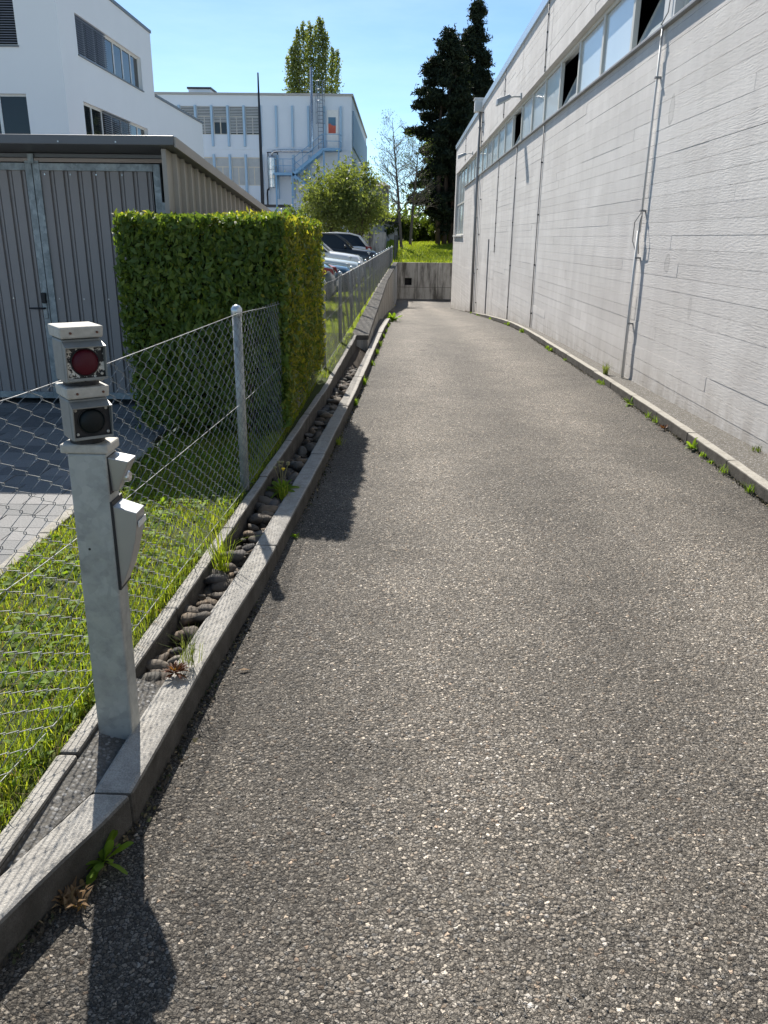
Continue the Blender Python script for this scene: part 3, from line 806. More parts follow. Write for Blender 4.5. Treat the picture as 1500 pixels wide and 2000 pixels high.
# grass bank behind the end wall
mb = MB(); xs = np.linspace(-1.2, 14, 16); ys = np.concatenate([[YEND + .3], np.linspace(57, 90, 14)])
def bank(x, y): return .05 + 1.25 * min(1, max(0, (y - 56.5) / 17)) + .12 * sin(x * .7 + y * .3) * min(1, (y - YEND) / 6)
for y in ys:
    for x in xs: mb.v.append((x, y, bank(x, y) if y > YEND + .4 else .03))
for j in range(len(ys) - 1):
    for i in range(15): a = j * 16 + i; mb.f.append((a, a + 1, a + 17, a + 16))
struct(mb.build('grass_bank', 'meadow', smooth=True))
x = rng.uniform(-1, 6, 16000); y = rng.uniform(YEND + .3, 76, 16000)
P = np.stack([x, y, [bank(a, b) if b > YEND + .5 else .03 for a, b in zip(x, y)]], 1)
stuff(npmesh('bank_grass', *blades(P, rng.uniform(.08, .24, len(x)), .8, .014), 'leaf_grass'))
# ------------------------------------------------------------------ hall on the right
hall = thing('concrete_hall', 'long pale board-marked concrete hall with a high strip of windows along the ramp', 'building', (XW, 20, 0))
Y0, Y1 = -6.0, 47.5
ZS, ZH, ZT = 3.90, 4.95, 6.42
mb = MB(); mb.box((XW + .0015, Y0, -2.9), (XW + .3, 40.3, ZS)); mb.box((XW + .0015, 40.3, -2.9), (XW + .3, 46.7, 1.72)); mb.box((XW + .0015, 46.7, -2.9), (XW + .3, Y1, ZH)); lower = mb.build('lower_wall', 'board_concrete', hall)
mb = MB(); mb.box((XW + .0015, Y0, ZH), (XW + .3, Y1, ZT - .02)); upper = mb.build('upper_wall', 'board_concrete', hall)
mb = MB(); mb.box((XW + .3, Y1 - .3, -2.9), (26, Y1, ZT - .02)); mb.box((XW + .3, Y0, -2.9), (26, Y0 + .3, ZT - .02)); mb.box((25.7, Y0 + .3, -2.9), (26, Y1 - .3, ZT - .02)); mb.build('end_wall', 'board_concrete', hall)
mb = MB(); mb.box((XW + .3, Y0 + .3, 6.2), (25.7, Y1 - .3, 6.38)); mb.build('roof', 'roof_gravel', hall)
mb = MB(); mb.box((6.2, Y0 + .3, -.5), (6.3, Y1 - .3, 6.19)); mb.box((XW + .31, Y0 + .3, 1.0), (6.2, Y1 - .3, 1.1)); mb.box((XW + .31, Y0 + .3, 6.1), (6.2, Y1 - .3, 6.19)); mb.build('interior', 'interior_dark', hall)
mb = MB()
mb.box((XW - .055, Y0, ZT - .17), (XW + .36, Y1 + .06, ZT + .03)); mb.build('roof_edge', 'coping_metal', hall)
joints = [-6, -2, 2.1, 6.2, 10.3, 14.3, 18.3, 22.4, 26.4, 31.5, 36, 40.3]
BH = .145
boards = []; SEAL = (18.3, 22.4, 26.4, 31.5)
def course(z, zt, spans):
    for a, b in spans:
        ground = min(rz(a), rz(b))
        if zt < ground - .05: continue
        ca = [a, b]; gp = random.choice((.0014, .002, .0026, .0034))
        if b - a > 2.5 and random.random() < .62: ca = [a, random.uniform(a + .7, b - .7), b]
        for p, q in zip(ca, ca[1:]):
            p, q = (p + .011 if p in SEAL else p), (q - .011 if q in SEAL else q)
            boards.append((p, q, z + gp, zt - .0008))
z = -2.4
while z < ZS - .02:
    zt = min(z + BH, ZS)
    sp = list(zip(joints, joints[1:]))
    sp += [(40.3, 47.5)] if zt <= 1.73 else [(46.7, 47.5)]
    course(z, zt, sp); z += BH
z = ZH
while z < ZT - .18:
    zt = min(z + BH, ZT - .15); course(z, zt, list(zip(joints, joints[1:])) + [(40.3, 47.5)]); z += BH
def score(b):
    y = max((b[0] + b[1]) / 2, .1); zc = (b[2] + b[3]) / 2
    d = math.hypot(y, 3)
    vis = 1. if (y > 5.6 and zc > rz(y) and zc < 1.6 + y * .6) else .02
    return vis * (b[1] - b[0]) * (b[3] - b[2]) * 3 / d ** 3
boards.sort(key=score, reverse=True)
rl, ru = MB(), MB()
for i, (a, b, c, d) in enumerate(boards):
    pr = random.choice((0, 0, .0008, .0016, .0028)) + random.uniform(-.0006, .0006)
    up_ = c > ZH - .1
    if i < 290:
        piece('board', 'board_concrete', upper if up_ else lower, (XW + .004 - pr / 2, (a + b) / 2, (c + d) / 2), (.016 + pr, b - a, d - c))
    else:
        (ru if up_ else rl).box((XW - .004 - pr, a, c), (XW + .012, b, d))
stuff(rl.build('boards', 'board_concrete', lower)); stuff(ru.build('boards', 'board_concrete', upper))
# cast pores
# sill ledge
mb = MB(); mb.box((XW - .06, Y0, ZS), (XW + .2, 40.3, ZS + .035)); mb.build('sill', 'gutter_grey', hall, bevel=.006)
# strip windows
PITCH = 1.75
starts = [10.55 + PITCH * i for i in range(17)] + [10.15 - PITCH * (i + 1) for i in range(9)]
for wi, ya in enumerate(starts):
    yb = min(ya + PITCH, 40.3)
    if yb - ya < .5: continue
    X1 = XW + .14
    fr = MB()
    fr.box((XW + .10, ya, ZS + .036), (XW + .17, ya + .055, ZH - .002)); fr.box((XW + .10, yb - .055, ZS + .036), (XW + .17, yb, ZH - .002))
    fr.box((XW + .102, ya + .055, ZS + .036), (XW + .168, yb - .055, ZS + .085)); fr.box((XW + .102, ya + .055, ZH - .06), (XW + .168, yb - .055, ZH - .002))
    win = fr.build('window', 'hall_frame', hall, bevel=.004)
    op = wi in (0, 3, 7, 18)
    ph = ZH - ZS - .16; cz = (ZS + ZH) / 2 + .012
    if not op:
        piece('pane', 'pale_pane', win, (X1, (ya + yb) / 2, cz), (.012, yb - ya - .115, ph))
    else:
        th = radians(24)
        sash = MB(); R = Matrix.Translation((X1, 0, ZS + .09)) @ Matrix.Rotation(th, 4, 'Y')
        for (p, q) in (((-.02, ya + .06, 0), (.02, ya + .10, ph)), ((-.02, yb - .10, 0), (.02, yb - .06, ph)), ((-.019, ya + .1, 0), (.019, yb - .1, .04)), ((-.019, ya + .1, ph - .04), (.019, yb - .1, ph))): sash.box(p, q, R)
        sash.build('tilted_sash', 'hall_frame', win)
        pn = MB(); pn.box((-.005, ya + .1, .04), (.005, yb - .1, ph - .04), R); pn.build('pane', 'pale_pane', win)
mb = MB(); mb.box((XW + .004, 10.15, ZS + .036), (XW + .28, 10.55, ZH)); mb.build('pier', 'conduit_white', hall)
# tall corner window
fr = MB()
for yy_ in (40.32, 42.4, 44.5, 46.62): fr.box((XW + .08, yy_, 1.78), (XW + .16, yy_ + .08, ZH - .003))
for zz_ in (1.78, 3.3, ZH - .08): fr.box((XW + .083, 40.4, zz_), (XW + .157, 46.62, zz_ + .07))
win = fr.build('window', 'hall_frame', hall)
for a in (40.4, 42.48, 44.58):
    for zz_ in (1.85, 3.37): piece('pane', 'pale_pane', win, (XW + .12, a + 1.0, zz_ + .72), (.012, 2.02, 1.44))
mb = MB(); mb.box((XW - .09, 40.2, 1.70), (XW + .2, 46.8, 1.775)); mb.build('sill', 'conduit_white', hall, bevel=.008)
# rain pipe with hopper
pipe = MB(); pipe.tube([(XW - .075, 33.1, 6.15), (XW - .075, 33.1, rz(33.1) + .02)], .055, 12); dp = pipe.build('rain_pipe', 'gutter_grey', hall, smooth=True)
hb = MB(); hb.box((XW - .3, 32.9, 6.14), (XW + .02, 33.3, 6.58)); hb.box((XW - .33, 32.87, 6.54), (XW + .03, 33.33, 6.6)); hb.build('hopper', 'conduit_white', dp, bevel=.01)
for zz_ in (.3, 2.4, 4.2, 5.6): piece('pipe_clip', 'gutter_grey', dp, (XW - .06, 33.1, zz_), (.14, .14, .03))
# cable duct with loose cable
cd = MB(); zb = rktop(10.36) + .005
cd.tube([(XW - .062, 10.36, zb), (XW - .062, 10.36, 1.72)], .019, 10); cd.tube([(XW - .045, 10.36, 1.70), (XW - .045, 10.36, 3.9)], .013, 10)
duct = cd.build('cable_duct', 'conduit_white', hall, smooth=True)
cb = MB(); cb.tube([(XW - .03, 10.36, 3.92), (XW - .06, 10.33, 3.8), (XW - .035, 10.39, 3.62), (XW - .04, 10.37, 3.4)], .006, 6)
cb.tube([(XW - .04, 10.37, 1.95), (XW - .09, 10.47, 1.82), (XW - .085, 10.49, 1.6), (XW - .05, 10.44, 1.48), (XW - .05, 10.4, 1.4)], .006, 6)
cb.tube([(XW - .04, 10.36, 1.98), (XW - .085, 10.27, 1.80), (XW - .08, 10.26, 1.6), (XW - .04, 10.33, 1.45)], .006, 6)
cb.tube([(XW + .08, 10.3, 4.9), (XW - .01, 10.27, 4.4), (XW - .02, 10.3, 4.05), (XW - .07, 10.35, 3.93)], .007, 6)
cb.build('cable', 'gutter_grey', duct, smooth=True)
for zz_ in (.6, 1.4, 1.95, 3.4): piece('duct_clip', 'gutter_grey', duct, (XW - .035, 10.36, zz_), (.075, .05, .022))
thinp = MB(); thinp.tube([(XW - .02, 28.2, rz(28.2) + .1), (XW - .02, 28.2, 1.6)], .018, 6); thinp.build('earthing_pipe', 'gutter_grey', hall)
for yy_ in SEAL:
    jm = MB(); jm.box((XW - .0015, yy_ - .012, max(-2.4, rz(yy_) + .02)), (XW + .003, yy_ + .012, ZS - .002)); jm.build('joint_seal', 'dark_metal', lower)
    jm = MB(); jm.box((XW - .0015, yy_ - .012, ZH + .002), (XW + .003, yy_ + .012, ZT - .16)); jm.build('joint_seal', 'dark_metal', upper)
# thin conductors clipped to the wall
for yy_, za, zb, off in ((18.3, rktop(18.3), ZS - .01, .03), (22.4, rktop(22.4) + .0, ZS - .01, .022), (26.4, 1.2, ZS - .01, .022), (31.75, rktop(31.7), ZS - .01, .05), (18.8, ZH, ZT - .18, .02), (25.9, ZH + .05, ZT - .18, .02), (32.3, ZH, ZT - .18, .05), (40.5, ZH + .1, ZT - .18, .03)):
    cm = MB(); cm.tube([(XW - off, yy_, za), (XW - off, yy_, zb)], .011, 6); cn = cm.build('conductor', 'gutter_grey', hall, smooth=True)
    for q in range(4): piece('clip', 'dark_metal', cn, (XW - off / 2 - .004, yy_, za + (zb - za) * (q + .3) / 4), (off + .016, .03, .03))
# floodlights
def floodlight(y, label):
    t = thing('floodlight', label, 'lamp', (XW, y, 4.95), 'floodlights on the hall wall')
    a = MB(); a.box((XW - .03, y - .06, 4.965), (XW - .006, y + .06, 5.10)); a.tube([(XW - .02, y, 5.02), (XW - .2, y, 5.02), (XW - .32, y - .02, 4.99)], .02, 8); a.build('bracket', 'lamp_grey', t)
    R = Matrix.Translation((XW - .42, y - .04, 4.95)) @ Matrix.Rotation(radians(-18), 4, 'Y')
    h = MB(); h.hexa([R @ Vector(p) for p in ((-.24, -.20, -.07), (.16, -.16, -.02), (.16, .16, -.02), (-.24, .20, -.07), (-.20, -.16, .06), (.12, -.12, .07), (.12, .12, .07), (-.20, .16, .06))])
    hd = h.build('lamp_head', 'lamp_grey', t, bevel=.01)
    g = MB(); g.hexa([R @ Vector(p) for p in ((-.22, -.17, -.076), (.14, -.13, -.03), (.14, .13, -.03), (-.22, .17, -.076), (-.22, -.17, -.066), (.14, -.13, -.02), (.14, .13, -.02), (-.22, .17, -.066))]); g.build('lamp_glass', 'pale_pane', hd)
floodlight(22.3, 'grey floodlight on an arm, nearer of two on the pale hall wall')
floodlight(36.5, 'small grey floodlight on an arm near the far corner of the hall')

# ------------------------------------------------------------------ grey bin shed with gates
SX, SY, RY = -1.985, 7.5, 7.1
GZ = .032
shed = thing('metal_shed', 'dark grey metal shed with double gate standing left of the hedge', 'shed', (-4, SY, GZ))
def sroof(y): return 2.355 - .084 * (y - RY)
YB = 14.2
mb = MB(); mb.hexa([(-9, RY, 2.305), (SX + .09, RY, 2.305), (SX + .09, YB, sroof(YB) - .05), (-9, YB, sroof(YB) - .05), (-9, RY, 2.378), (SX + .09, RY, 2.378), (SX + .09, YB, sroof(YB) + .02), (-9, YB, sroof(YB) + .02)])
rf = mb.build('roof', 'shed_trim', shed, bevel=.006)
for xx_ in (-2.38, -2.86, -3.82): piece('screw', 'steel', rf, (xx_, RY - .003, 2.325), (.011, .008, .011))
mb = MB(); mb.box((-9, SY - .02, 2.236), (SX - .03, SY + .06, 2.266)); mb.build('beam', 'shed_trim', shed)
mb = MB(); mb.box((SX - .10, SY - .01, GZ), (SX - .02, SY + .08, 2.262)); mb.build('corner_post', 'shed_trim', shed, bevel=.004)
mb = MB(); mb.box((-9, SY + .25, GZ), (SX - .06, SY + .27, 2.22)); mb.build('interior', 'shed_dark', shed)
y = SY - .3
while y < YB - .2:
    y1 = y + .25
    m = MB(); m.hexa([(SX - .05, y, GZ), (SX - .012, y, GZ), (SX - .012, y1, GZ), (SX - .05, y1, GZ), (SX - .05, y, sroof(y) - .06), (SX - .012, y, sroof(y) - .06), (SX - .012, y1, sroof(y1) - .06), (SX - .05, y1, sroof(y1) - .06)])
    m.hexa([(SX - .0115, y + .185, GZ), (SX + .02, y + .20, GZ), (SX + .02, y + .235, GZ), (SX - .0115, y1 - .002, GZ), (SX - .0115, y + .185, sroof(y + .2) - .062), (SX + .02, y + .20, sroof(y + .2) - .062), (SX + .02, y + .235, sroof(y1) - .062), (SX - .0115, y1 - .002, sroof(y1) - .062)])
    m.build('panel', 'shed_side', shed); y = y1
mb = MB(); mb.hexa([(SX + .0905, RY + .01, sroof(RY) - .065), (SX + .105, RY + .01, sroof(RY) - .065), (SX + .105, YB, sroof(YB) - .065), (SX + .0905, YB, sroof(YB) - .065), (SX + .0905, RY + .01, sroof(RY) + .015), (SX + .105, RY + .01, sroof(RY) + .015), (SX + .105, YB, sroof(YB) + .015), (SX + .0905, YB, sroof(YB) + .015)])
mb.build('side_trim', 'shed_side', shed)
def gate(xa, xb, z0, z1, handle):
    fm = MB(); t = .062; yf = SY - .03
    fm.box((xa, yf, z0), (xa + t, yf + .05, z1)); fm.box((xb - t, yf, z0), (xb, yf + .05, z1)); fm.box((xa + t, yf + .001, z1 - t), (xb - t, yf + .049, z1)); fm.box((xa + t, yf + .001, z0), (xb - t, yf + .049, z0 + t))
    g = fm.build('gate_leaf', 'galvanised_frame', shed, bevel=.004)
    prof = []; x = xa + t
    while x < xb - t - .01:
        for dx, dy in ((0, .0), (.074, .0), (.079, .022), (.090, .022), (.093, .012), (.107, .012), (.111, .022), (.119, .022), (.124, .0)):
            if x + dx <= xb - t: prof.append((x + dx, yf + .018 + dy))
        x += .124
    m = MB()
    for px, py in prof: m.v += [(px, py, z0 + t), (px, py, z1 - t)]
    for i in range(len(prof) - 1): m.f.append((2 * i, 2 * i + 2, 2 * i + 3, 2 * i + 1))
    sh = m.build('corrugated_sheet', 'shed_paint', g)
    for q in range(int((xb - xa) / .23)):
        for zz in (z1 - t - .03, 1.03): piece('screw', 'steel', sh, (xa + t + .037 + q * .23, yf + .014, zz), (.011, .008, .011))
    if handle:
        h = MB(); h.box((xb - t * .8, yf - .012, .85), (xb - t * .25, yf - .001, .985)); h.build('lock_plate', 'galvanised_frame', g, bevel=.004)
        h = MB(); h.box((xb - t * .85, yf - .03, .99), (xb - t * .2, yf - .001, 1.085)); h.build('code_lock', 'gasket_black', g, bevel=.006)
        h = MB(); h.tube([(xb - t * .5, yf, .945), (xb - t * .5, yf - .045, .945), (xb - .165, yf - .05, .945)], .009, 8); h.build('lever', 'dark_metal', g, smooth=True)
gate(-3.267, -2.135, .094, 2.19, False)
gate(-4.39, -3.272, .094, 2.19, True)
gate(-5.53, -4.41, .094, 2.19, False)
mb = MB(); mb.box((-3.293, SY - .025, 2.191), (-3.242, SY + .03, 2.2)); mb.box((-3.33, SY - .035, 2.19), (-3.206, SY - .021, 2.206)); mb.box((-3.293, SY - .045, 2.185), (-3.242, SY - .031, 2.262)); mb.build('gate_bracket', 'galvanised_frame', shed)
for zz_ in (1.78, .4): piece('hinge', 'galvanised_frame', shed, (-2.083, SY - .026, zz_ + .05), (.105, .028, .09))

# ------------------------------------------------------------------ white house behind the shed
HX, HY = -11.64, 30.0
house = thing('white_house', 'plain white rendered flat-roofed house rising behind the grey shed', 'building', (HX, HY, 0))
SYs, SYe = (31.6, 39.1), 40.8
fh = [(5.0 - .05 - 0, 0, 0, 0)]
mb = MB()
side_holes = [(31.6 - HY, 39.05 - HY, 7.66 + .2, 8.97 + .2), (31.6 - HY, 39.3 - HY, 4.75 + .2, 6.17 + .2)]
holed_wall(mb, (HX, HY, -.2), (0, 1, 0), (0, 0, 1), SYe - HY, 10.5, side_holes, .22, (1, 0, 0))
front_holes = [(6.3, 10.36 + 6.2, 7.6 + .2, 9.1 + .2), (6.3, 10.42 + 6.2, 4.7 + .2, 6.15 + .2)]
W = 18.
front_holes = [(W - 5.5, W - 1.44, 7.8, 9.3), (W - 5.5, W - 1.38, 4.9, 6.35)]
holed_wall(mb, (HX - W, HY, -.2), (1, 0, 0), (0, 0, 1), W, 10.5, front_holes, .22, (0, -1, 0))
mb.quad((HX, SYe, -.2), (HX - W, SYe, -.2), (HX - W, SYe, 10.3), (HX, SYe, 10.3)); mb.quad((HX - W, HY, 10.25), (HX, HY, 10.25), (HX, SYe, 10.25), (HX - W, SYe, 10.25)); mb.quad((HX - W, HY, -.2), (HX - W, SYe, -.2), (HX - W, SYe, 10.3), (HX - W, HY, 10.3))
mb.build('wall', 'house_render', house)
mb = MB(); mb.box((HX - 9, SYe + .002, -.2), (HX - .004, 50.1, 7.72)); mb.build('side_wing', 'house_render', house)
mb = MB(); mb.box((HX - W - .1, HY - .04, 10.302), (HX + .05, SYe + .05, 10.42)); rfo = mb.build('roof_edge', 'house_trim', house)
mb = MB(); mb.box((HX - 9.05, SYe + .06, 7.724), (HX + .045, 50.15, 7.83)); mb.build('wing_roof_edge', 'house_trim', house)
def house_window(axis, a0, a1, z0, z1, nl, blinds, fix):
    fm = MB(); p = (a1 - a0) / nl
    def bx(m, ua, ub, d0, d1, za, zb):
        if axis == 'y': m.box((HX - d1, ua, za), (HX - d0, ub, zb))
        else: m.box((ua, HY + d0, za), (ub, HY + d1, zb))
    for k in range(nl + 1):
        bx(fm, a0 + k * p - (.0 if k == 0 else .05), a0 + k * p + (.0 if k == nl else .05), .14, .2, z0, z1)
    bx(fm, a0, a1, .143, .197, z0, z0 + .07); bx(fm, a0, a1, .143, .197, z1 - .07, z1)
    win = fm.build('window', 'frame_white', house)
    sl = MB(); bx(sl, a0 - .03, a1 + .03, -.05, .14, z0 - .035, z0 + .012); sl.build('sill', 'house_trim', win)
    for k in range(nl):
        g = MB(); bx(g, a0 + k * p + .05, a0 + (k + 1) * p - .05, .165, .175, z0 + .07, z1 - .07); g.build('pane', 'dark_glass', win)
        if k in blinds:
            b = MB(); zz = z1 - .05
            low = z0 + (z1 - z0) * blinds[k]
            while zz > low:
                bx(b, a0 + k * p + .03, a0 + (k + 1) * p - .03, .04, .115, zz, zz + .02); zz -= .075
            b.build('venetian_blind', 'blind_metal', win)
house_window('y', 31.6, 39.05, 7.66, 8.97, 7, {0: .02, 1: .02, 2: .02}, 0)
house_window('y', 31.6, 39.3, 4.75, 6.17, 7, {2: .02, 3: .02, 4: .5}, 0)
house_window('x', HX - 5.5, HX - 1.44, 7.6, 9.1, 3, {0: .02, 1: .02, 2: .02}, 0)
house_window('x', HX - 5.5, HX - 1.38, 4.7, 6.15, 4, {}, 0)

# ------------------------------------------------------------------ blue and white office block in the distance
FY = 70.0
fb = thing('office_block', 'white office block with blue fins and an outside staircase behind the parking lot', 'building', (-10, FY, 0))
FX0, FX1 = -34., -4.13
fins = [-10.28 - 1.305 * k for k in range(0, 17)]
holes = []
for k in range(1, 17):
    a, b = fins[k] + .16, fins[k - 1] - .05
    if k == 1: continue
    for z0, z1 in ((9.38, 11.45), (5.57, 7.70), (1.6, 3.7)):
        holes.append((a - FX0, b - FX0, z0, z1))
mb = MB(); holed_wall(mb, (FX0, FY, 0), (1, 0, 0), (0, 0, 1), FX1 - FX0, 12.25, holes, .16, (0, -1, 0))
mb.quad((FX0, FY, 12.2), (FX1, FY, 12.2), (FX1, FY + 28, 12.2), (FX0, FY + 28, 12.2))
mb.quad((FX0, FY, 0), (FX0, FY + 28, 0), (FX0, FY + 28, 12.25), (FX0, FY, 12.25)); mb.quad((FX0, FY + 28, 0), (FX1, FY + 28, 0), (FX1, FY + 28, 12.25), (FX0, FY + 28, 12.25))
mb.build('front_wall', 'far_panel', fb)
mb = MB(); mb.quad((FX1, FY, 0), (FX1, FY + 28, 0), (FX1, FY + 28, 12.25), (FX1, FY, 12.25)); mb.build('side_wall', 'far_panel', fb)
for z0, z1 in ((8.6, 11.3), (4.6, 7.6), (.8, 3.8)):
    for j in range(15):
        mb = MB(); mb.box((FX1 + .003, FY + .8 + j * 1.8, z0), (FX1 + .12, FY + 2.45 + j * 1.8, z1)); mb.build('side_panel', 'far_side_blue', fb)
mb = MB(); mb.box((FX0 - .1, FY - .12, 12.252), (FX1 + .12, FY + 28.1, 12.42)); mb.build('roof_edge', 'far_roof', fb)
for z in (8.32, 4.45): piece('ledge', 'far_panel', fb, ((FX0 + FX1) / 2, FY - .02, z), (FX1 - FX0, .05, .06))
mb = MB(); mb.box((FX0, FY - .06, 3.9), (-9.2, FY - .004, 4.12)); mb.build('plinth_band', 'dark_metal', fb)
for k, xf in enumerate(fins + [-8.98, -7.68, -6.38, -5.06]):
    for z0, z1 in ((8.5, 11.5), (4.55, 7.9)):
        if xf > -6.5 and z0 < 5: continue
        piece('fin', 'far_blue', fb, (xf + .05, FY - .10, (z0 + z1) / 2), (.16, .19, z1 - z0))
for a, b, z0, z1 in holes:
    xa, xb = a + FX0, b + FX0
    fm = MB(); y0, y1 = FY + .09, FY + .14
    fm.box((xa, y0, z0), (xa + .05, y1, z1)); fm.box((xb - .05, y0, z0), (xb, y1, z1)); fm.box((xa + .05, y0, z0), (xb - .05, y1, z0 + .06)); fm.box((xa + .05, y0, z1 - .06), (xb - .05, y1, z1))
    tr = z0 + (z1 - z0) * .66
    fm.box((xa + .05, y0, tr - .04), (xb - .05, y1, tr + .04)); xm = (xa + xb) / 2; fm.box((xm - .035, y0 + .002, z0 + .06), (xm + .035, y1 - .002, tr - .04))
    wn = fm.build('window', 'far_frame', fb)
    pn = MB(); pn.box((xa + .05, FY + .12, z0 + .06), (xb - .05, FY + .13, z1 - .06)); pn.build('pane', 'far_blind' if z0 < 8 else 'dark_glass', wn)
    if z0 > 8:
        bl = MB(); zz = z1 - .05
        lo_ = z0 + (.05 if random.random() < .85 else .9)
        while zz > lo_: bl.box((xa + .01, FY + .03, zz - .01), (xb - .01, FY + .075, zz + .055)); zz -= .11
        bl.build('blind', 'far_blind', wn)
# door and picture pane
mb = MB(); mb.box((-6.12, FY - .05, 8.42), (-5.2, FY - .005, 11.25)); dr = mb.build('door', 'frame_white', fb)
a = NT('door_picture')
f = a.noise(2.2, 3, .6); s_ = a.n('SeparateXYZ'); a.l(a.P(), s_.inputs[0])
hh = a.math('ADD', a.math('MULTIPLY', a.math('SUBTRACT', s_.outputs[2], 10.15), 1.6), a.math('SUBTRACT', f, .5))
MAT['door_picture'] = a.fin(a.ramp(a.math('ADD', hh, .5), [(.0, (.45, .06, .02)), (.48, (.52, .09, .04)), (.56, (.06, .13, .2)), (1, (.07, .16, .24))]), .3)
mb = MB(); mb.box((-6.02, FY - .07, 9.55), (-5.42, FY - .052, 10.72)); mb.build('picture_pane', 'door_picture', dr)
# outside stair
st = MB(); y0, y1 = FY - 1.35, FY - .15
st.box((-6.4, y0, 8.14), (-4.95, y1, 8.34)); st.box((-10.35, y0, 6.30), (-8.85, y1, 6.5))
def flight(m, xa, za, xb, zb):
    for yy_ in (y0 - .03, y1 - .05): m.hexa([(xa, yy_, za - .22), (xb, yy_, zb - .22), (xb, yy_ + .05, zb - .22), (xa, yy_ + .05, za - .22), (xa, yy_, za + .1), (xb, yy_, zb + .1), (xb, yy_ + .05, zb + .1), (xa, yy_ + .05, za + .1)])
flight(st, -8.85, 6.4, -6.4, 8.24); flight(st, -8.85, 6.4, -6.2, 4.4)
stair = st.build('outside_stair', 'stair_blue', fb)
for i in range(11):
    t = (i + .5) / 11
    piece('tread', 'stair_blue', stair, (-8.85 + 2.45 * t, FY - .75, 6.4 + 1.84 * t), (.24, 1.1, .04)); piece('tread', 'stair_blue', stair, (-8.85 + 2.65 * t, FY - .75, 6.4 - 2. * t), (.24, 1.1, .04))
rl_ = MB()
for h in (.5, 1.0):
    rl_.tube([(-10.3, y0, 6.5 + h), (-8.85, y0, 6.5 + h), (-6.4, y0, 8.34 + h), (-5., y0, 8.34 + h), (-5., y1, 8.34 + h)], .025, 6); rl_.tube([(-8.85, y0 - .02, 6.5 + h), (-6.2, y0 - .02, 4.5 + h)], .025, 6)
for x_, z_ in ((-10.3, 6.5), (-9.6, 6.5), (-8.85, 6.5), (-8.0, 7.1), (-7.2, 7.7), (-6.4, 8.34), (-5., 8.34), (-8.0, 5.85), (-7.2, 5.3)): rl_.tube([(x_, y0, z_), (x_, y0, z_ + 1.)], .025, 6)
rl_.build('railing', 'stair_blue', stair)
for x_, zt in ((-10.2, 6.3), (-8.9, 6.3), (-6.3, 8.1), (-5.1, 8.1), (-6.9, 4.4)): piece('stair_post', 'stair_blue', stair, (x_, FY - 1.3, zt / 2), (.12, .12, zt))
# steel flue and silencer
fl = MB(); fl.tube([(-10.6, FY - .45, 7.8), (-10.6, FY - .45, 8.0), (-10.45, FY - .45, 8.13), (-10.2, FY - .45, 8.17), (-7.6, FY - .45, 8.17), (-7.38, FY - .45, 8.22), (-7.3, FY - .45, 8.42), (-7.3, FY - .45, 14.2)], .105, 10); flue = fl.build('flue_pipe', 'steel', fb, smooth=True)
sl = MB(); sl.lathe([(.1, 0), (.32, .05), (.32, .7), (.35, .72), (.36, .95), (.38, .96), (.38, 1.35), (.36, 1.37), (.38, 1.4), (.38, 2.25), (.3, 2.36), (.12, 2.4)], (-10.62, FY - .5, 5.38), 20); sil = sl.build('silencer', 'steel', flue, smooth=False)
fr = MB(); fr.tube([(-11.0, FY - .1, 5.2), (-11.0, FY - .1, 8.1)], .035, 6); fr.tube([(-10.2, FY - .1, 5.2), (-10.2, FY - .1, 8.1)], .035, 6); fr.tube([(-11., FY - .5, 8.05), (-10.2, FY - .5, 8.05)], .035, 6); fr.tube([(-10.9, FY - .5, 5.35), (-11.05, FY - .5, 5.2), (-11.1, FY - .4, 4.9), (-11.1, FY - .3, 4.1)], .07, 8); fr.build('bracket', 'dark_metal', flue)
# ladder with cage
ld = MB()
for x_ in (-6.83, -6.42): ld.tube([(x_, FY - .25, 8.35), (x_, FY - .25, 13.3)], .03, 6)
lad = ld.build('ladder', 'ladder_steel', fb)
for i in range(16): piece('rung', 'ladder_steel', lad, (-6.62, FY - .25, 8.5 + i * .29), (.41, .035, .035))
cg = MB()
for z in (10.2, 11.0, 11.8, 12.6, 13.2):
    cg.tube([(-6.62 + .36 * cos(t), FY - .28 - .7 * sin(t), z) for t in np.linspace(0, pi, 9)], .018, 5)
for t in np.linspace(.2, pi - .2, 5): cg.tube([(-6.62 + .36 * cos(t), FY - .28 - .7 * sin(t), 10.2), (-6.62 + .36 * cos(t), FY - .28 - .7 * sin(t), 13.2)], .015, 5)
cg.build('safety_cage', 'ladder_steel', lad)
mb = MB(); mb.box((-17.7, FY + 2, 12.2), (-15.9, FY + 4, 12.98)); ch = mb.build('roof_box', 'far_panel', fb); mb = MB(); mb.box((-17.8, FY + 1.9, 12.982), (-15.8, FY + 4.1, 13.12)); mb.build('roof_box_lid', 'dark_metal', ch)
# mast
ms = MB(); ms.lathe([(.115, 0), (.10, .1), (.09, 3), (.06, 7), (.035, 8.9)], (-6.95, 42, .06), 12); mo = ms.build('mast', 'dark_metal', smooth=True); tag(mo, 'tall thin dark mast tapering upward in front of the office block', 'mast')
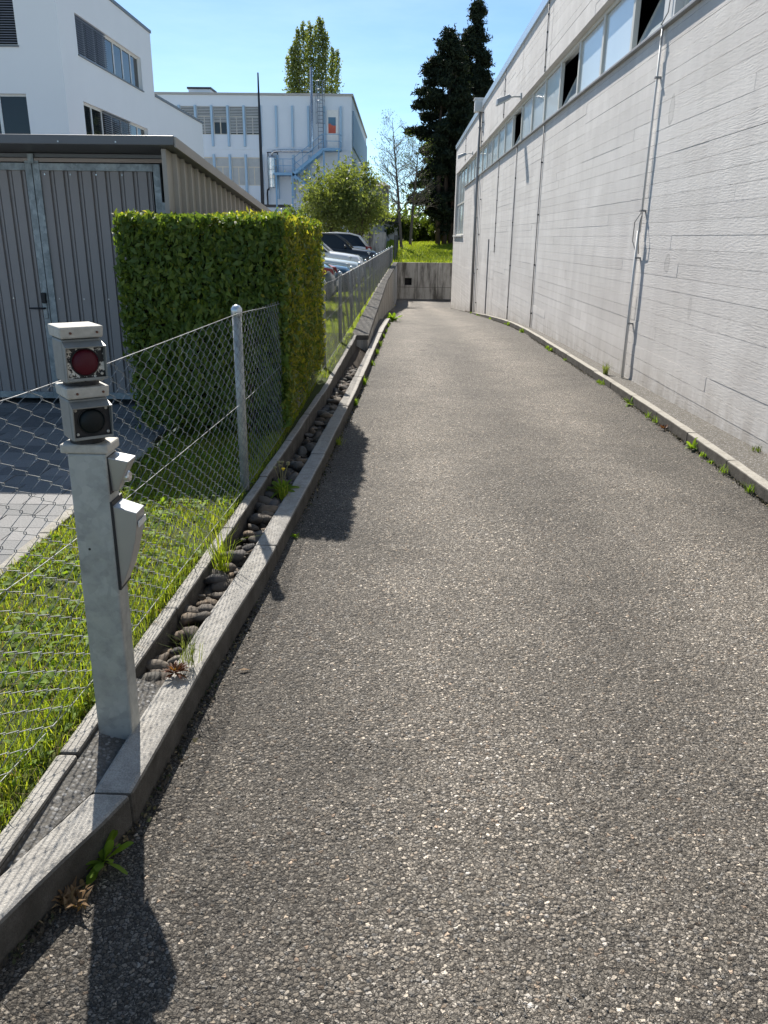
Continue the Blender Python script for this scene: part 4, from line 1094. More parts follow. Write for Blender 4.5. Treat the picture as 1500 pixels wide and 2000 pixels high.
# beige block and low grey wall far behind the bush
bb = thing('beige_building', 'small beige block glimpsed between the bush and the bare tree', 'building', (-2.3, 95, 0))
mb = MB(); mb.box((-6, 95, 0), (-1.5, 101, 7.1)); mb.build('wall', 'beige_render', bb); mb = MB(); mb.hexa([(-6.2, 94.8, 7.1), (-1.3, 94.8, 7.1), (-1.3, 101.2, 7.1), (-6.2, 101.2, 7.1), (-6.0, 95.5, 7.5), (-1.9, 95.5, 7.5), (-1.9, 100, 7.5), (-6, 100, 7.5)]); mb.build('roof', 'far_roof', bb)
piece('window', 'dark_glass', bb, (-2.15, 94.99, 6.1), (.8, .06, .5))
lw = MB(); lw.box((-6, 64.5, -.1), (-1.15, 64.8, 2.0)); o = lw.build('garden_wall', 'stained_concrete'); tag(o, 'low weathered wall behind the farthest parked car', 'wall')
ls = thing('garden_shed', 'tiny pale shed with a dark flat roof beside the bare trees', 'shed', (-1.1, 75, 0)); mb = MB(); mb.box((-2.9, 75, 0), (-.3, 77, 2.8)); mb.build('wall', 'plaster_grey', ls); mb = MB(); mb.box((-3., 74.8, 2.8), (-.1, 77.2, 3.3)); mb.build('roof', 'dark_metal', ls)

# ------------------------------------------------------------------ chain link fence
fence = thing('chain_link_fence', 'galvanised chain-link fence running along the lawn and the ramp', 'fence', (fx(4.73), 4.73, PL))
FZ0, FZ1 = .125, 1.175
def fzt(y): return float(np.interp(y, [4.7, 6.2, 10, 20], [1.175, 1.13, 1.08, 1.065]))
def wire_panel(ya, yb, parent):
    """every wire a zigzag that hooks into its neighbour; drawn as thin prisms"""
    pitch = .057; half = pitch / 2; L = yb - ya; nw = int(round(L / pitch)); p = L / nw
    nz = 2 * int(round((FZ1 - FZ0) / .067)); dz = (FZ1 - FZ0) / nz
    far = ya > 14
    r = .00155 if ya < 8 else (.0019 if ya < 11 else .0026)
    k = np.arange(nz + 1)
    Vs, Fs, o = [], [], 0
    for w_ in range(nw):
        sg = np.where((k + w_) % 2 == 0, -1, 1)
        yy = ya + (w_ + .5) * p + sg * (half * 1.05)
        xx = np.interp(yy, _fy, _fxv) + .035 + sg * .0022 + .004 * np.sin(w_ * .37 + k * .3)
        zz = FZ0 + k * dz * (fzt(ya + (w_ + .5) * p) - FZ0) / (FZ1 - FZ0)
        C = np.stack([xx, yy, zz], 1)
        if ya < 12:                                    # twist: a short upright length at every hook
            C = np.repeat(C, 2, 0); C[0::2, 2] -= dz * .10; C[1::2, 2] += dz * .10
        ring = np.array([[1, 0, .0], [-.5, 0, .86], [-.5, 0, -.86]]) * r
        ring2 = np.array([[1, 0, 0], [-.5, .86, 0.5], [-.5, -.86, -.5]]) * r
        V = (C[:, None] + ring2[None]).reshape(-1, 3)
        i = (np.arange(len(C) - 1) * 3)[:, None]
        F = np.concatenate([i + np.array([[0, 1, 4, 3]]), i + np.array([[1, 2, 5, 4]]), i + np.array([[2, 0, 3, 5]])], 0)
        Vs.append(V); Fs.append(F + o); o += len(V)
    npmesh('wire_mesh', np.concatenate(Vs), np.concatenate(Fs), 'galvanised_wire', parent)
_fy = np.arange(-6, 62, .1); _fxv = np.array([fx(q) for q in _fy])
posts = [-.3, 4.73] + [4.73 + 2.5 * i for i in range(1, 21)]
edges = [-.3] + posts[1:]
for a_, b_ in zip(edges, edges[1:]): wire_panel(a_, b_, fence)
for h, r in ((FZ1 + .004, .0018), (.66, .0015), (FZ0 + .01, .0015)):
    m = MB(); pts = []
    for y in np.arange(-.3, posts[-1] + .01, .35):
        sag = .018 * sin(pi * ((y - 4.73) % 2.5) / 2.5) if y > 4.73 else .008 * sin(pi * (y + .3) / 5.03)
        pts.append((fx(y) + .039, y, (fzt(y) + .004 if h > 1 else h) - (sag if h > 1 else sag * .4)))
    m.tube(pts, r, 5); m.build('tension_wire', 'galvanised_wire', fence)
for y in posts:
    m = MB(); x = fx(y) + .004; g = PL - .05
    m.lathe([(.028, 0), (.028, fzt(y) + .01 - g)], (x, y, g), 14); po = m.build('fence_post', 'galvanised_post', fence, smooth=True)
    c = MB(); c.lathe([(.033, -.03), (.034, 0), (.034, .012), (.02, .03), (.004, .036)], (x, y, fzt(y) + .01), 14); c.build('post_cap', 'coping_metal', po, smooth=True)
# darker mesh fence turning at the end of the lot
ff = thing('mesh_fence', 'dark mesh fence panel behind the last fence post at the meadow', 'fence', (-.3, 58, 0))
for i in range(5):
    y = 56.3 + i * 2.2; m = MB(); m.lathe([(.035, 0), (.035, 1.75)], (-.42 + i * .05, y, .05), 8); m.build('fence_post', 'dark_metal', ff)
m = MB()
for k in range(60):
    y = 56.3 + k * .15; m.tube([(-.42 + k * .0034, y, .1), (-.42 + k * .0034, y, 1.7)], .012, 3, False)
for z in (.15, .55, .95, 1.35, 1.68): m.tube([(-.42, 56.3, z), (-.22, 65.2, z)], .012, 3, False)
m.build('wire_mesh', 'dark_metal', ff)

# ------------------------------------------------------------------ signal post with card readers
sp_ = thing('signal_post', 'galvanised square post with red and green signal lamps and access readers beside the kerb', 'signal post', (-.894, 2.175, .08))
PX0, PX1, PY0, PY1 = -.950, -.838, 2.135, 2.215
m = MB(); m.hexa([(PX0, PY0, .05), (PX1, PY0, .05), (PX1, PY1, .05), (PX0, PY1, .05), (PX0 + .012, PY0, 1.012), (PX1 + .012, PY0, 1.012), (PX1 + .012, PY1, 1.012), (PX0 + .012, PY1, 1.012)])
col = m.build('post', 'galvanised_post', sp_, bevel=.006)
m = MB(); m.lathe([(.004, 0), (.004, .004)], (-.905, PY0 - .0005, .72), 10, 'Y'); m.build('screw_hole', 'gasket_black', col)
m = MB(); m.box((PX0 - .004, PY0 - .008, 1.013), (PX1 + .022, PY1 + .012, 1.040)); m.build('base_cap', 'signal_cap', sp_, bevel=.006)
CX, CYc = -.890, 2.178
YAW = radians(37)
def sig(zb, lensmat, plate, name):
    Rz = Matrix.Translation((CX, CYc, 0)) @ Matrix.Rotation(YAW, 4, 'Z')
    T = lambda p: Rz @ Vector(p)
    d = .049; wdt = .0535
    nk = MB(); nk.lathe([(.048, 0), (.048, .016)], (CX, CYc, zb - .012), 20); nk.build('swivel_ring', 'gasket_black', sp_)
    h = MB(); z0, z1 = zb, zb + .118
    h.hexa([T(p) for p in ((-wdt, -d, z0), (wdt, -d, z0), (wdt, d, z0), (-wdt, d, z0), (-wdt, -d, z1), (wdt, -d, z1), (wdt, d, z1), (-wdt, d, z1))])
    hs = h.build(name, 'signal_housing', sp_, bevel=.006)
    # tapered hood frame
    f = MB(); o0 = [(-wdt + .002, -d, z0 + .004), (wdt - .002, -d, z0 + .004), (wdt - .002, -d, z1 - .006), (-wdt + .002, -d, z1 - .006)]
    o1 = [(-.0535, -d - .022, z0 + .008), (.0535, -d - .022, z0 + .008), (.0545, -d - .034, z1 - .018), (-.0535, -d - .034, z1 - .018)]
    i1 = [(-.0505, -d - .021, z0 + .015), (.0510, -d - .021, z0 + .015), (.0520, -d - .033, z1 - .021), (-.0505, -d - .033, z1 - .021)]
    i0 = [(-.0505, -d - .008, z0 + .013), (.0510, -d - .008, z0 + .013), (.0510, -d - .008, z1 - .018), (-.0505, -d - .008, z1 - .018)]
    rings = [o0, o1, i1, i0]
    for r in rings: f.v += [T(p) for p in r]
    for q in range(3):
        for k in range(4): f.f.append((q * 4 + k, q * 4 + (k + 1) % 4, q * 4 + 4 + (k + 1) % 4, q * 4 + 4 + k))
    f.build('hood', 'signal_housing', hs)
    pl = MB(); pl.hexa([T(p) for p in ((-.0500, -d - .012, z0 + .0135), (.0505, -d - .012, z0 + .0135), (.0505, -d - .004, z0 + .0135), (-.0500, -d - .004, z0 + .0135), (-.0500, -d - .012, z1 - .0185), (.0505, -d - .012, z1 - .0185), (.0505, -d - .004, z1 - .0185), (-.0500, -d - .004, z1 - .0185))])
    bp = pl.build('lens_plate', plate, hs)
    zc = (z0 + .0135 + z1 - .0185) / 2; cx = .0
    Rl = (Matrix.Rotation(YAW, 4, 'Z') @ Matrix.Rotation(pi / 2, 4, 'X')).to_3x3()
    ln = MB(); ln.lathe([(.0355, .0), (.0355, .003), (.031, .008), (.020, .012), (.008, .0138), (.001, .014)], T((cx, -d - .012, zc)), 28, 'Z', Rl); ln.build('lens', lensmat, hs, smooth=True)
    rg = MB(); rg.tube([T((cx + .0365 * cos(t), -d - .013, zc + .0365 * sin(t))) for t in np.linspace(0, 2 * pi, 33)], .0022, 6, False); rg.build('lens_ring', 'gasket_black', hs, smooth=True)
    for sx_ in (-.041, .042):
        for sz_ in (z0 + .023, z1 - .028):
            s = MB(); s.lathe([(.0042, 0), (.0042, .003), (.002, .004)], T((sx_, -d - .012, sz_)), 10, 'Z', Rl); s.build('screw', 'signal_cap', hs)
    # cap plate
    c = MB(); zc0, zc1 = z1 + .002, z1 + .034
    k1, k2 = .0565, .0585
    c.hexa([T(p) for p in ((-k1, -d - .01, zc0), (k1, -d - .01, zc0), (k1, d + .008, zc0), (-k1, d + .008, zc0), (-k2, -d - .014, zc1), (k2, -d - .014, zc1), (k2, d + .010, zc1), (-k2, d + .010, zc1))])
    cp = c.build('signal_lid', 'signal_cap', sp_, bevel=.005)
    for sx_ in (-.03, .04):
        s = MB(); s.lathe([(.0035, 0), (.0035, .003)], T((sx_, -d - .0125, z1 + .017)), 8, 'Z', Rl); s.build('rivet', 'rust_brown', cp)
sig(1.052, 'lens_green', 'gasket_black', 'green_signal')
sig(1.215, 'lens_red', 'peeling_black', 'red_signal')
# readers on the right face
rx = PX1 + .0105
def wedge(z0, z1, proj_t, proj_m, ya, yb, slope, name, mat):
    n = 9; m = MB()
    for i in range(n):
        t = i / (n - 1); z = z0 + (z1 - z0) * t
        pr = proj_m * math.sin(min(1., t * 1.05) * pi / 2) ** .8 if t > 0 else .004
        pr = max(pr, .004) + (proj_t - proj_m) * max(0, (t - .5) * 2)
        lift = 0
        m.v += [(rx, ya, z + (slope if i == n - 1 else 0)), (rx + pr, ya + .003, z), (rx + pr, yb - .003, z), (rx, yb, z + (slope if i == n - 1 else 0))]
    for i in range(n - 1):
        for k in range(4): m.f.append((i * 4 + k, i * 4 + (k + 1) % 4, i * 4 + 4 + (k + 1) % 4, i * 4 + 4 + k))
    m.f.append((3, 2, 1, 0)); e = (n - 1) * 4; m.f.append((e, e + 1, e + 2, e + 3))
    return m.build(name, mat, sp_, bevel=.0035)
rd = wedge(.595, .832, .070, .062, PY0 + .006, PY1 + .005, .022, 'card_reader', 'reader_metal')
m = MB(); m.box((rx - .003, PY0 + .001, .588), (rx + .0035, PY1 + .010, .868)); m.build('backplate', 'gasket_black', rd)
m = MB(); m.box((rx + .0705, PY0 + .012, .788), (rx + .0735, PY1 - .002, .806)); m.build('label_strip', 'reader_label', rd)
kd = MB()
a0, a1 = PY0 + .008, PY1 - .002
kd.hexa([(rx, a0 + .01, .895), (rx + .018, a0 + .012, .895), (rx + .018, a1 - .012, .895), (rx, a1 - .01, .895), (rx, a0, 1.000), (rx + .062, a0, .988), (rx + .062, a1, .988), (rx, a1, 1.000)])
ks = kd.build('key_switch', 'reader_metal', sp_, bevel=.003)
m = MB(); m.lathe([(.017, 0), (.017, .012), (.014, .016)], (rx + .034, (a0 + a1) / 2, .935), 18, 'X'); m.build('lock_barrel', 'steel', ks, smooth=False)
m = MB(); m.box((rx - .003, a0 - .003, .89), (rx + .002, a1 + .003, 1.002)); m.build('backplate', 'gasket_black', ks)
# ------------------------------------------------------------------ clipped hedge
hg = thing('laurel_hedge', 'clipped dark green laurel hedge block growing through the fence', 'hedge', (-1.5, 7.5, PL))
HX0, HX1, HY0, HY1, HZ0, HZ1 = -2.13, -.865, 6.12, 8.92, .12, 1.74
m = MB(); q = .09
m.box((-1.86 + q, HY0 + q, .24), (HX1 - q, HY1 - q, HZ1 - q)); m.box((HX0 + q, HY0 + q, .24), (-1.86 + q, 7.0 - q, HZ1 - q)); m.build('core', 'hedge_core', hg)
br = MB()
for k in range(60):
    x, y = random.uniform(-1.8, HX1 - .12), random.uniform(HY0 + .1, HY1 - .1)
    br.tube([(x, y, .02), (x + random.uniform(-.1, .1), y + random.uniform(-.1, .1), .5)], [.014, .008], 5)
stuff(br.build('stems', 'bark', hg))
def hedge_pts(n, sides=None):
    A = [((HX1 - HX0) * 1.7, 'f'), ((HY1 - HY0) * 1.7, 'r'), ((HX1 - HX0) * (HY1 - HY0), 't'), ((HX1 - HX0) * .8, 'b'), ((HY1 - HY0) * 1.0, 'l')]
    tot = sum(a for a, _ in A); P, N, K = [], [], []
    for a, k in A:
        c = int(n * a / tot); u = rng.random((c, 2)); dep = rng.random(c) ** 1.5 * .12
        X = HX0 + (HX1 - HX0) * u[:, 0]; Y = HY0 + (HY1 - HY0) * u[:, 1]; Z = HZ0 + (HZ1 - HZ0) * (u[:, 1] if k in 'fb' else u[:, 0])
        wob = lambda a_, b_: .020 * np.sin(a_ * 5.1 + 1.3 * np.sin(b_ * 4)) + .015 * np.sin(b_ * 7.3 + a_ * 2)
        rough = rng.normal(0, .010, c)
        if k == 'f': p = np.stack([X, HY0 + dep + wob(X, Z) + rough, Z], 1); nn = [0, -1, 0]
        elif k == 'b': p = np.stack([X, HY1 - dep + wob(X, Z) + rough, Z], 1); nn = [0, 1, 0]
        elif k == 'r':
            tp = np.interp(Z, [.1, .35, .9, 1.74], [-.06, -.01, .02, 0]); p = np.stack([HX1 - dep + tp + wob(Y, Z) + rough, Y, Z], 1); nn = [1, 0, 0]
        elif k == 'l': p = np.stack([HX0 + dep + wob(Y, Z) + rough, Y, Z], 1); nn = [-1, 0, 0]
        else: p = np.stack([X, Y, HZ1 - dep * .8 + wob(X, Y) * .7 + rough], 1); nn = [0, 0, 1]
        if k in 'f': p[:, 0] += np.interp(Z, [.1, .9, 1.7], [.12, .0, 0]) * np.interp(X, [HX0, HX0 + .4], [1, 0])
        inn = ~((p[:, 0] < -1.86) & (p[:, 1] > 7.02)); p = p[inn]; Z = p[:, 2]; c = len(p)
        if k in 'fr': keep = Z > .12 + .26 * rng.random(c) ** 1.4; p = p[keep]; c = len(p)
        if sides is None or k in sides: P.append(p); N.append(np.tile(np.array(nn, float), (c, 1)))
    return np.concatenate(P), np.concatenate(N)
def hedge_leaves(n, L0, L1, sides=None, out=0.):
    P, N = hedge_pts(n, sides); P = P + N * out; c = len(P)
    D = rng.normal(size=(c, 3)) * .75 + N * .35 + np.array([0, 0, .75]); U = N + rng.normal(size=(c, 3)) * .55
    L = rng.uniform(L0, L1, c); return leaves(P, D, U, L, L * rng.uniform(.36, .5, c), .18, .18)
stuff(npmesh('foliage', *cat([hedge_leaves(32000, .035, .085), hedge_leaves(52000, .04, .09, 'f', 0.)]), 'leaf_laurel', hg))
stuff(npmesh('young_lit_foliage', *cat([hedge_leaves(28000, .03, .06, 't', .006), hedge_leaves(24000, .03, .07, 'r', .012), hedge_leaves(1100, .03, .06, 'f', .01)]), 'leaf_young_lit', hg))  # yellower leaves paint grazing sunlight on top and right side, besides new growth
# the 280 leaves that stand out most, each its own part
LM = []
for k in range(5):
    Vv, Ff = leaves(np.zeros((1, 3)), np.array([[0, 0, 1.]]), np.array([[0, -1., 0]]), np.array([1.]), np.array([random.uniform(.36, .46)]), .16, random.uniform(.08, .25))
    me = bpy.data.meshes.new('leaf'); me.from_pydata(Vv.tolist(), [], Ff.tolist()); me.materials.append(MAT['leaf_laurel']); LM.append(me)
P, N = hedge_pts(1500); sel = [i for i in range(len(P)) if (N[i][1] < -.5 and P[i][2] > .5)] ; random.shuffle(sel)
for i in sel[:200] + [i for i in range(len(P)) if N[i][0] > .5][:80]:
    p, nn = Vector(P[i]), Vector(N[i])
    o = bpy.data.objects.new('leaf', random.choice(LM)); COL.objects.link(o); setp(o, hg)
    o.location = p + nn * random.uniform(.0, .03)
    e = nn.to_track_quat('-Y', 'Z').to_euler() if abs(nn.z) < .5 else (0, 0, 0)
    o.rotation_euler = (e[0] + random.uniform(-.6, .25), e[1] + random.uniform(-1.3, 1.3), e[2] + random.uniform(-.6, .6)); s = random.uniform(.065, .10); o.scale = (s, s, s)

# ------------------------------------------------------------------ parked cars (local: +x is the nose)
def loft(rings, closed_ends=True):
    m = MB(); n = len(rings[0])
    for r in rings: m.v += r
    for i in range(len(rings) - 1):
        for k in range(n - 1): m.f.append((i * n + k, (i + 1) * n + k, (i + 1) * n + k + 1, i * n + k + 1))
    if closed_ends: m.f.append(tuple(range(n))); m.f.append(tuple(len(m.v) - 1 - k for k in range(n)))
    return m
def car(label, paint, loc, rotz, L=4.4, W=1.8, Hh=1.48, suv=False, roofmat=None):
    t = thing('parked_car', label, 'car', loc, 'cars parked in the lot behind the fence', rotz, local=True)
    w = W / 2; hb = .98 if suv else .90; hc = hb + .05
    # stations from nose to tail: x, z bottom, z top, width factor
    S = [(.5, .42, .60, .70), (.485, .26, .70, .86), (.45, .20, .78 + (.08 if suv else 0), .95), (.36, .20, hb - .06, .99), (.22, .20, hb + .02, 1.), (.05, .20, hc, 1.), (-.2, .20, hc + .02, 1.), (-.36, .20, hc + .04, .99), (-.45, .24, hc + .02, .95), (-.485, .32, hc - .08, .88), (-.5, .45, .80, .78)]
    rings = []
    for fxn, zb, zt, wf in S:
        x = fxn * L; a = w * wf
        rings.append([(x, -a * .93, zb), (x, -a, zb + .12), (x, -a * 1.0, (zb + zt) / 2 + .08), (x, -a * .95, zt - .09), (x, -a * .84, zt - .01), (x, -a * .45, zt + .025), (x, 0, zt + .035), (x, a * .45, zt + .025), (x, a * .84, zt - .01), (x, a * .95, zt - .09), (x, a, (zb + zt) / 2 + .08), (x, a, zb + .12), (x, a * .93, zb)])
    body = loft(rings).build('body', paint, t, smooth=True, local=True)
    x0, x1, x2, x3 = .22 * L, .06 * L, -.26 * L if suv else -.22 * L, -.46 * L if suv else -.42 * L
    zb = hc - .02
    g = MB()
    def ring(x, z, a): return [(x, -a, z), (x, a, z)]
    prof = [(x0, zb, w * .84), (x0 - (x0 - x1) * .5, zb + (Hh - zb) * .56, w * .76), (x1, Hh - .05, w * .68), ((x1 + x2) / 2, Hh, w * .67), (x2, Hh - .04, w * .66), ((x2 + x3) / 2, Hh - .16, w * .68), (x3, zb + .02, w * .78)]
    # greenhouse as vertical slices: base edge at beltline, top edge on profile
    n = len(prof)
    for x, z, a in prof: g.v += [(x, -w * .86, zb - .02), (x, -a, z), (x, 0, z + .02), (x, a, z), (x, w * .86, zb - .02)]
    for i in range(n - 1):
        for k in range(4): g.f.append((i * 5 + k, (i + 1) * 5 + k, (i + 1) * 5 + k + 1, i * 5 + k + 1))
    g.build('windows', 'car_glass', t, smooth=False, local=True)
    rf = MB()
    for x, z, a in prof[2:6]: rf.v += [(x, -a - .02, z - .03), (x, -a * .9, z + .012), (x, 0, z + .035), (x, a * .9, z + .012), (x, a + .02, z - .03)]
    for i in range(3):
        for k in range(4): rf.f.append((i * 5 + k, (i + 1) * 5 + k, (i + 1) * 5 + k + 1, i * 5 + k + 1))
    rf.build('roof', roofmat or paint, t, smooth=True, local=True)
    pl = MB()
    for s in (-1, 1):
        pl.tube([(x0 + .03, s * w * .85, zb - .02), (prof[1][0], s * (prof[1][2] + .015), prof[1][1]), (x1, s * (prof[2][2] + .015), prof[2][1]), (prof[3][0], s * (prof[3][2] + .015), prof[3][1] - .02), (x2, s * (prof[4][2] + .015), prof[4][1] - .01), (prof[5][0], s * (prof[5][2] + .015), prof[5][1]), (x3, s * w * .84, zb)], .035, 6)
        pl.tube([(-.08 * L, s * w * .865, zb - .02), (-.07 * L, s * w * .69, Hh - .03)], .03, 5)
    pl.build('pillar', paint, t, smooth=True, local=True)
    for fx_ in (.30, -.30):
        for s in (-1, 1):
            tm = MB(); R_ = .33; tm.lathe([(R_ * .62, -.1), (R_ * .95, -.1), (R_, -.06), (R_, .06), (R_ * .95, .1), (R_ * .62, .1)], (fx_ * L, s * (w - .09), R_), 22, 'Y')
            wh = tm.build('wheel', 'tyre', t, local=True)
            rm = MB(); rm.lathe([(.02, -.07), (R_ * .63, -.06), (R_ * .63, .06), (.02, .07)], (fx_ * L, s * (w - .075), R_), 12, 'Y'); rm.build('rim', 'rim', wh, local=True)
    for s in (-1, 1):
        hl = MB(); zl = .66 + (.08 if suv else 0)
        hl.hexa([(.40 * L, s * w * .955, zl), (.492 * L, s * w * .52, zl - .03), (.47 * L, s * w * .50, zl - .03), (.38 * L, s * w * .9, zl), (.395 * L, s * w * .95, zl + .12), (.478 * L, s * w * .55, zl + .06), (.45 * L, s * w * .5, zl + .06), (.375 * L, s * w * .88, zl + .12)])
        hl.build('headlight', 'head_clear', t, bevel=.015, local=True)
        tl = MB(); zl = .80 + (.1 if suv else 0)
        tl.hexa([(-.455 * L, s * w * .965, zl), (-.505 * L, s * w * .55, zl), (-.48 * L, s * w * .5, zl), (-.44 * L, s * w * .9, zl), (-.455 * L, s * w * .955, zl + .16), (-.497 * L, s * w * .55, zl + .12), (-.47 * L, s * w * .5, zl + .12), (-.44 * L, s * w * .9, zl + .16)])
        tl.build('tail_light', 'tail_red', t, bevel=.01, local=True)
        mm = MB(); mm.box((.15 * L, s * (w + .02) - .09, hc - .0), (.15 * L + .1, s * (w + .02) + .09, hc + .12)); mm.build('mirror', paint, t, bevel=.03, local=True)
    gr = MB(); gr.hexa([(.488 * L, -w * .5, .36), (.488 * L, w * .5, .36), (.505 * L, w * .48, .36), (.505 * L, -w * .48, .36), (.478 * L, -w * .46, .60), (.478 * L, w * .46, .60), (.495 * L, w * .44, .60), (.495 * L, -w * .44, .60)]); gr.build('grille', 'gasket_black', t, local=True)
    for xs_ in (.512, -.51):
        p_ = MB(); p_.box((xs_ * L - .008, -.26, .42 if xs_ > 0 else .55), (xs_ * L + .008, .26, .53 if xs_ > 0 else .66)); p_.build('number_plate', 'plate_white', t, local=True)
    return t
LZ = .06
def park(label, paint, nose_x, y, rev=False, z=LZ, **k):
    L = k.get('L', 4.4); car(label, paint, (nose_x - L / 2, y, z), pi if rev else 0., **k)
park('dark teal car parked tail to the fence, nearest behind the hedge', 'paint_teal', -1.40, 17.6, True, L=4.2)
park('dark blue car parked nose to the fence between teal and silver cars', 'paint_blue', -1.20, 21.8, L=4.3, Hh=1.5)
park('silver car parked nose to the fence beside the dark blue car', 'paint_silver', -1.16, 26.2, L=4.4, Hh=1.5)
park('white car parked nose to the fence between silver and black cars', 'paint_white', -1.33, 30.3, L=4.5, Hh=1.55, suv=True, z=.10)
park('black car parked nose to the fence in front of the white estate car', 'paint_black', -.98, 38.6, L=4.6, suv=True, Hh=1.66, z=.12)
park('white estate car with black roof windows parked tail to the fence, farthest of the row', 'paint_white', -1.58, 44.5, True, L=4.7, suv=True, Hh=1.72, z=.12)

# ------------------------------------------------------------------ trees
def limb(m, p, d, L, r, depth, tips, spread=.6, up=.25, split=3, n=5, taper=.62):
    p = Vector(p); d = Vector(d).normalized(); pts = [p]; rs = [r]
    for k in range(3):
        d = (d + Vector((random.gauss(0, .12), random.gauss(0, .12), up * .3 + random.gauss(0, .08)))).normalized(); p = p + d * L / 3; pts.append(p.copy()); rs.append(r * (1 - (1 - taper) * (k + 1) / 3))
    m.tube(pts, rs, n, False)
    tips.append((p.copy(), depth))
    if depth <= 0: return
    for q in range(split):
        nd = (d + Vector((random.gauss(0, spread), random.gauss(0, spread), random.gauss(0, spread * .5) + up))).normalized()
        b = pts[random.choice((1, 2, 3))] if q else pts[3]
        limb(m, b, nd, L * random.uniform(.6, .85), r * taper * (.95 if q == 0 else .75), depth - 1, tips, spread, up, split, max(3, n - 1), taper)
# conifers
def conifer(name, label, x, y, zb, ztop, prof, ntuft, droop, trunks=1, lean=0.):
    t = thing(name, label, 'tree', (x, y, zb))
    m = MB()
    for k in range(trunks):
        ox = (k - (trunks - 1) / 2) * .55
        m.tube([(x + ox, y + ox * .4, zb - .3), (x + ox * 1.3, y, zb + (ztop - zb) * .5), (x + ox * .7 + lean, y, ztop - 1.2 - abs(ox))], [.24, .15, .03], 8)
    m.build('trunk', 'bark', t, smooth=True)
    bm_ = MB(); C = []; nb = 210
    zs = np.sort(rng.uniform(0, 1, nb))
    for f in zs:
        z = zb + (ztop - zb) * f; az = random.uniform(0, 2 * pi)
        R = float(np.interp(f, [p[0] for p in prof], [p[1] for p in prof])) * random.choice((.6, .8, .95, 1.05))
        if R < .1: continue
        asym = 1 + .25 * cos(az - pi)
        R *= asym
        d = Vector((cos(az), sin(az), 0)); p0 = Vector((x + lean * f + random.uniform(-.2, .2), y, z))
        p1 = p0 + d * R * .55 + Vector((0, 0, .12 * R)); p2 = p0 + d * R + Vector((0, 0, (-droop + random.uniform(-.1, .2)) * R + .1))
        bm_.tube([p0, p1, p2], [.05, .03, .01], 4, False)
        k = max(6, int(ntuft * R / 210))
        for s in .25 + .75 * rng.random(k) ** .6:
            q = p0.lerp(p1, s * 2) if s < .5 else p1.lerp(p2, s * 2 - 1)
            lw = .12 + .20 * s * (1 - .35 * s)
            C.append((q.x + random.gauss(0, lw), q.y + random.gauss(0, lw), q.z + random.gauss(0, .11) - .03))
    stuff(bm_.build('branch', 'bark', t))
    C = np.array(C)
    V1 = rquads(C, .088, 2.2); V2 = rquads(C + rng.normal(size=C.shape) * .10, .05, 3.4)
    stuff(npmesh('crown', *cat([V1, V2]), 'leaf_pine', t))
conifer('pine_tree', 'dark bushy pine with several thin trunks, left of the two tall conifers', 3.75, 72, 1.2, 17.5,
        [(0, 0), (.10, .3), (.16, 2.1), (.22, 2.3), (.3, 2.9), (.42, 3.1), (.52, 2.7), (.62, 2.5), (.72, 2.1), (.82, 1.4), (.92, .75), (1, .12)], 26000, .02, 3)
conifer('spruce_tree', 'tallest dark spruce with pointed top above the hall roof', 6.4, 79, 1.2, 21.3,
        [(0, .5), (.12, 2.9), (.3, 2.9), (.45, 2.5), (.6, 2.15), (.72, 1.75), (.8, 1.25), (.9, .75), (.96, .4), (1, .1)], 26000, .22, 1)
conifer('pine_tree', 'dark pine standing behind the hall corner between the tall conifers', 5.6, 73.5, 1.2, 11.5,
        [(0, .3), (.12, 1.2), (.2, 2.2), (.4, 2.6), (.6, 2.2), (.8, 1.5), (1, .3)], 20000, .05, 1)
def bare(label, x, y, zb, h, lean, seed):
    random.seed(seed)
    t = thing('bare_tree', label, 'tree', (x, y, zb)); m = MB(); tips = []
    m.tube([(x, y, zb - .2), (x + lean * .4, y, zb + h * .45), (x + lean * .8, y, zb + h * .8), (x + lean, y, zb + h)], [.13, .09, .045, .012], 7)
    for k in range(38):
        f = random.uniform(.22, .98); az = random.uniform(0, 2 * pi); p = Vector((x + lean * f, y, zb + h * f))
        limb(m, p, (cos(az), sin(az) * .8, .55), (1 - f * .72) * 1.9, .042 * (1.25 - f), 2, tips, .6, .12, 4, 4, .66)
    m.build('trunk', 'bark_grey', t)
    C = np.array([[p.x + random.gauss(0, .15), p.y + random.gauss(0, .15), p.z + random.gauss(0, .12)] for p, d in tips if d <= 1 for _ in range(2)])
    stuff(npmesh('buds', *rquads(C, .035, 1.6), 'leaf_shrub', t))
bare('slender budding tree with bare twigs, left of the two thin trees', .05, 66, 1.0, 9.0, -.85, 3)
bare('thin bare tree leaning right beside the pine', .75, 68, 1.1, 7.6, .55, 5)
random.seed(11)
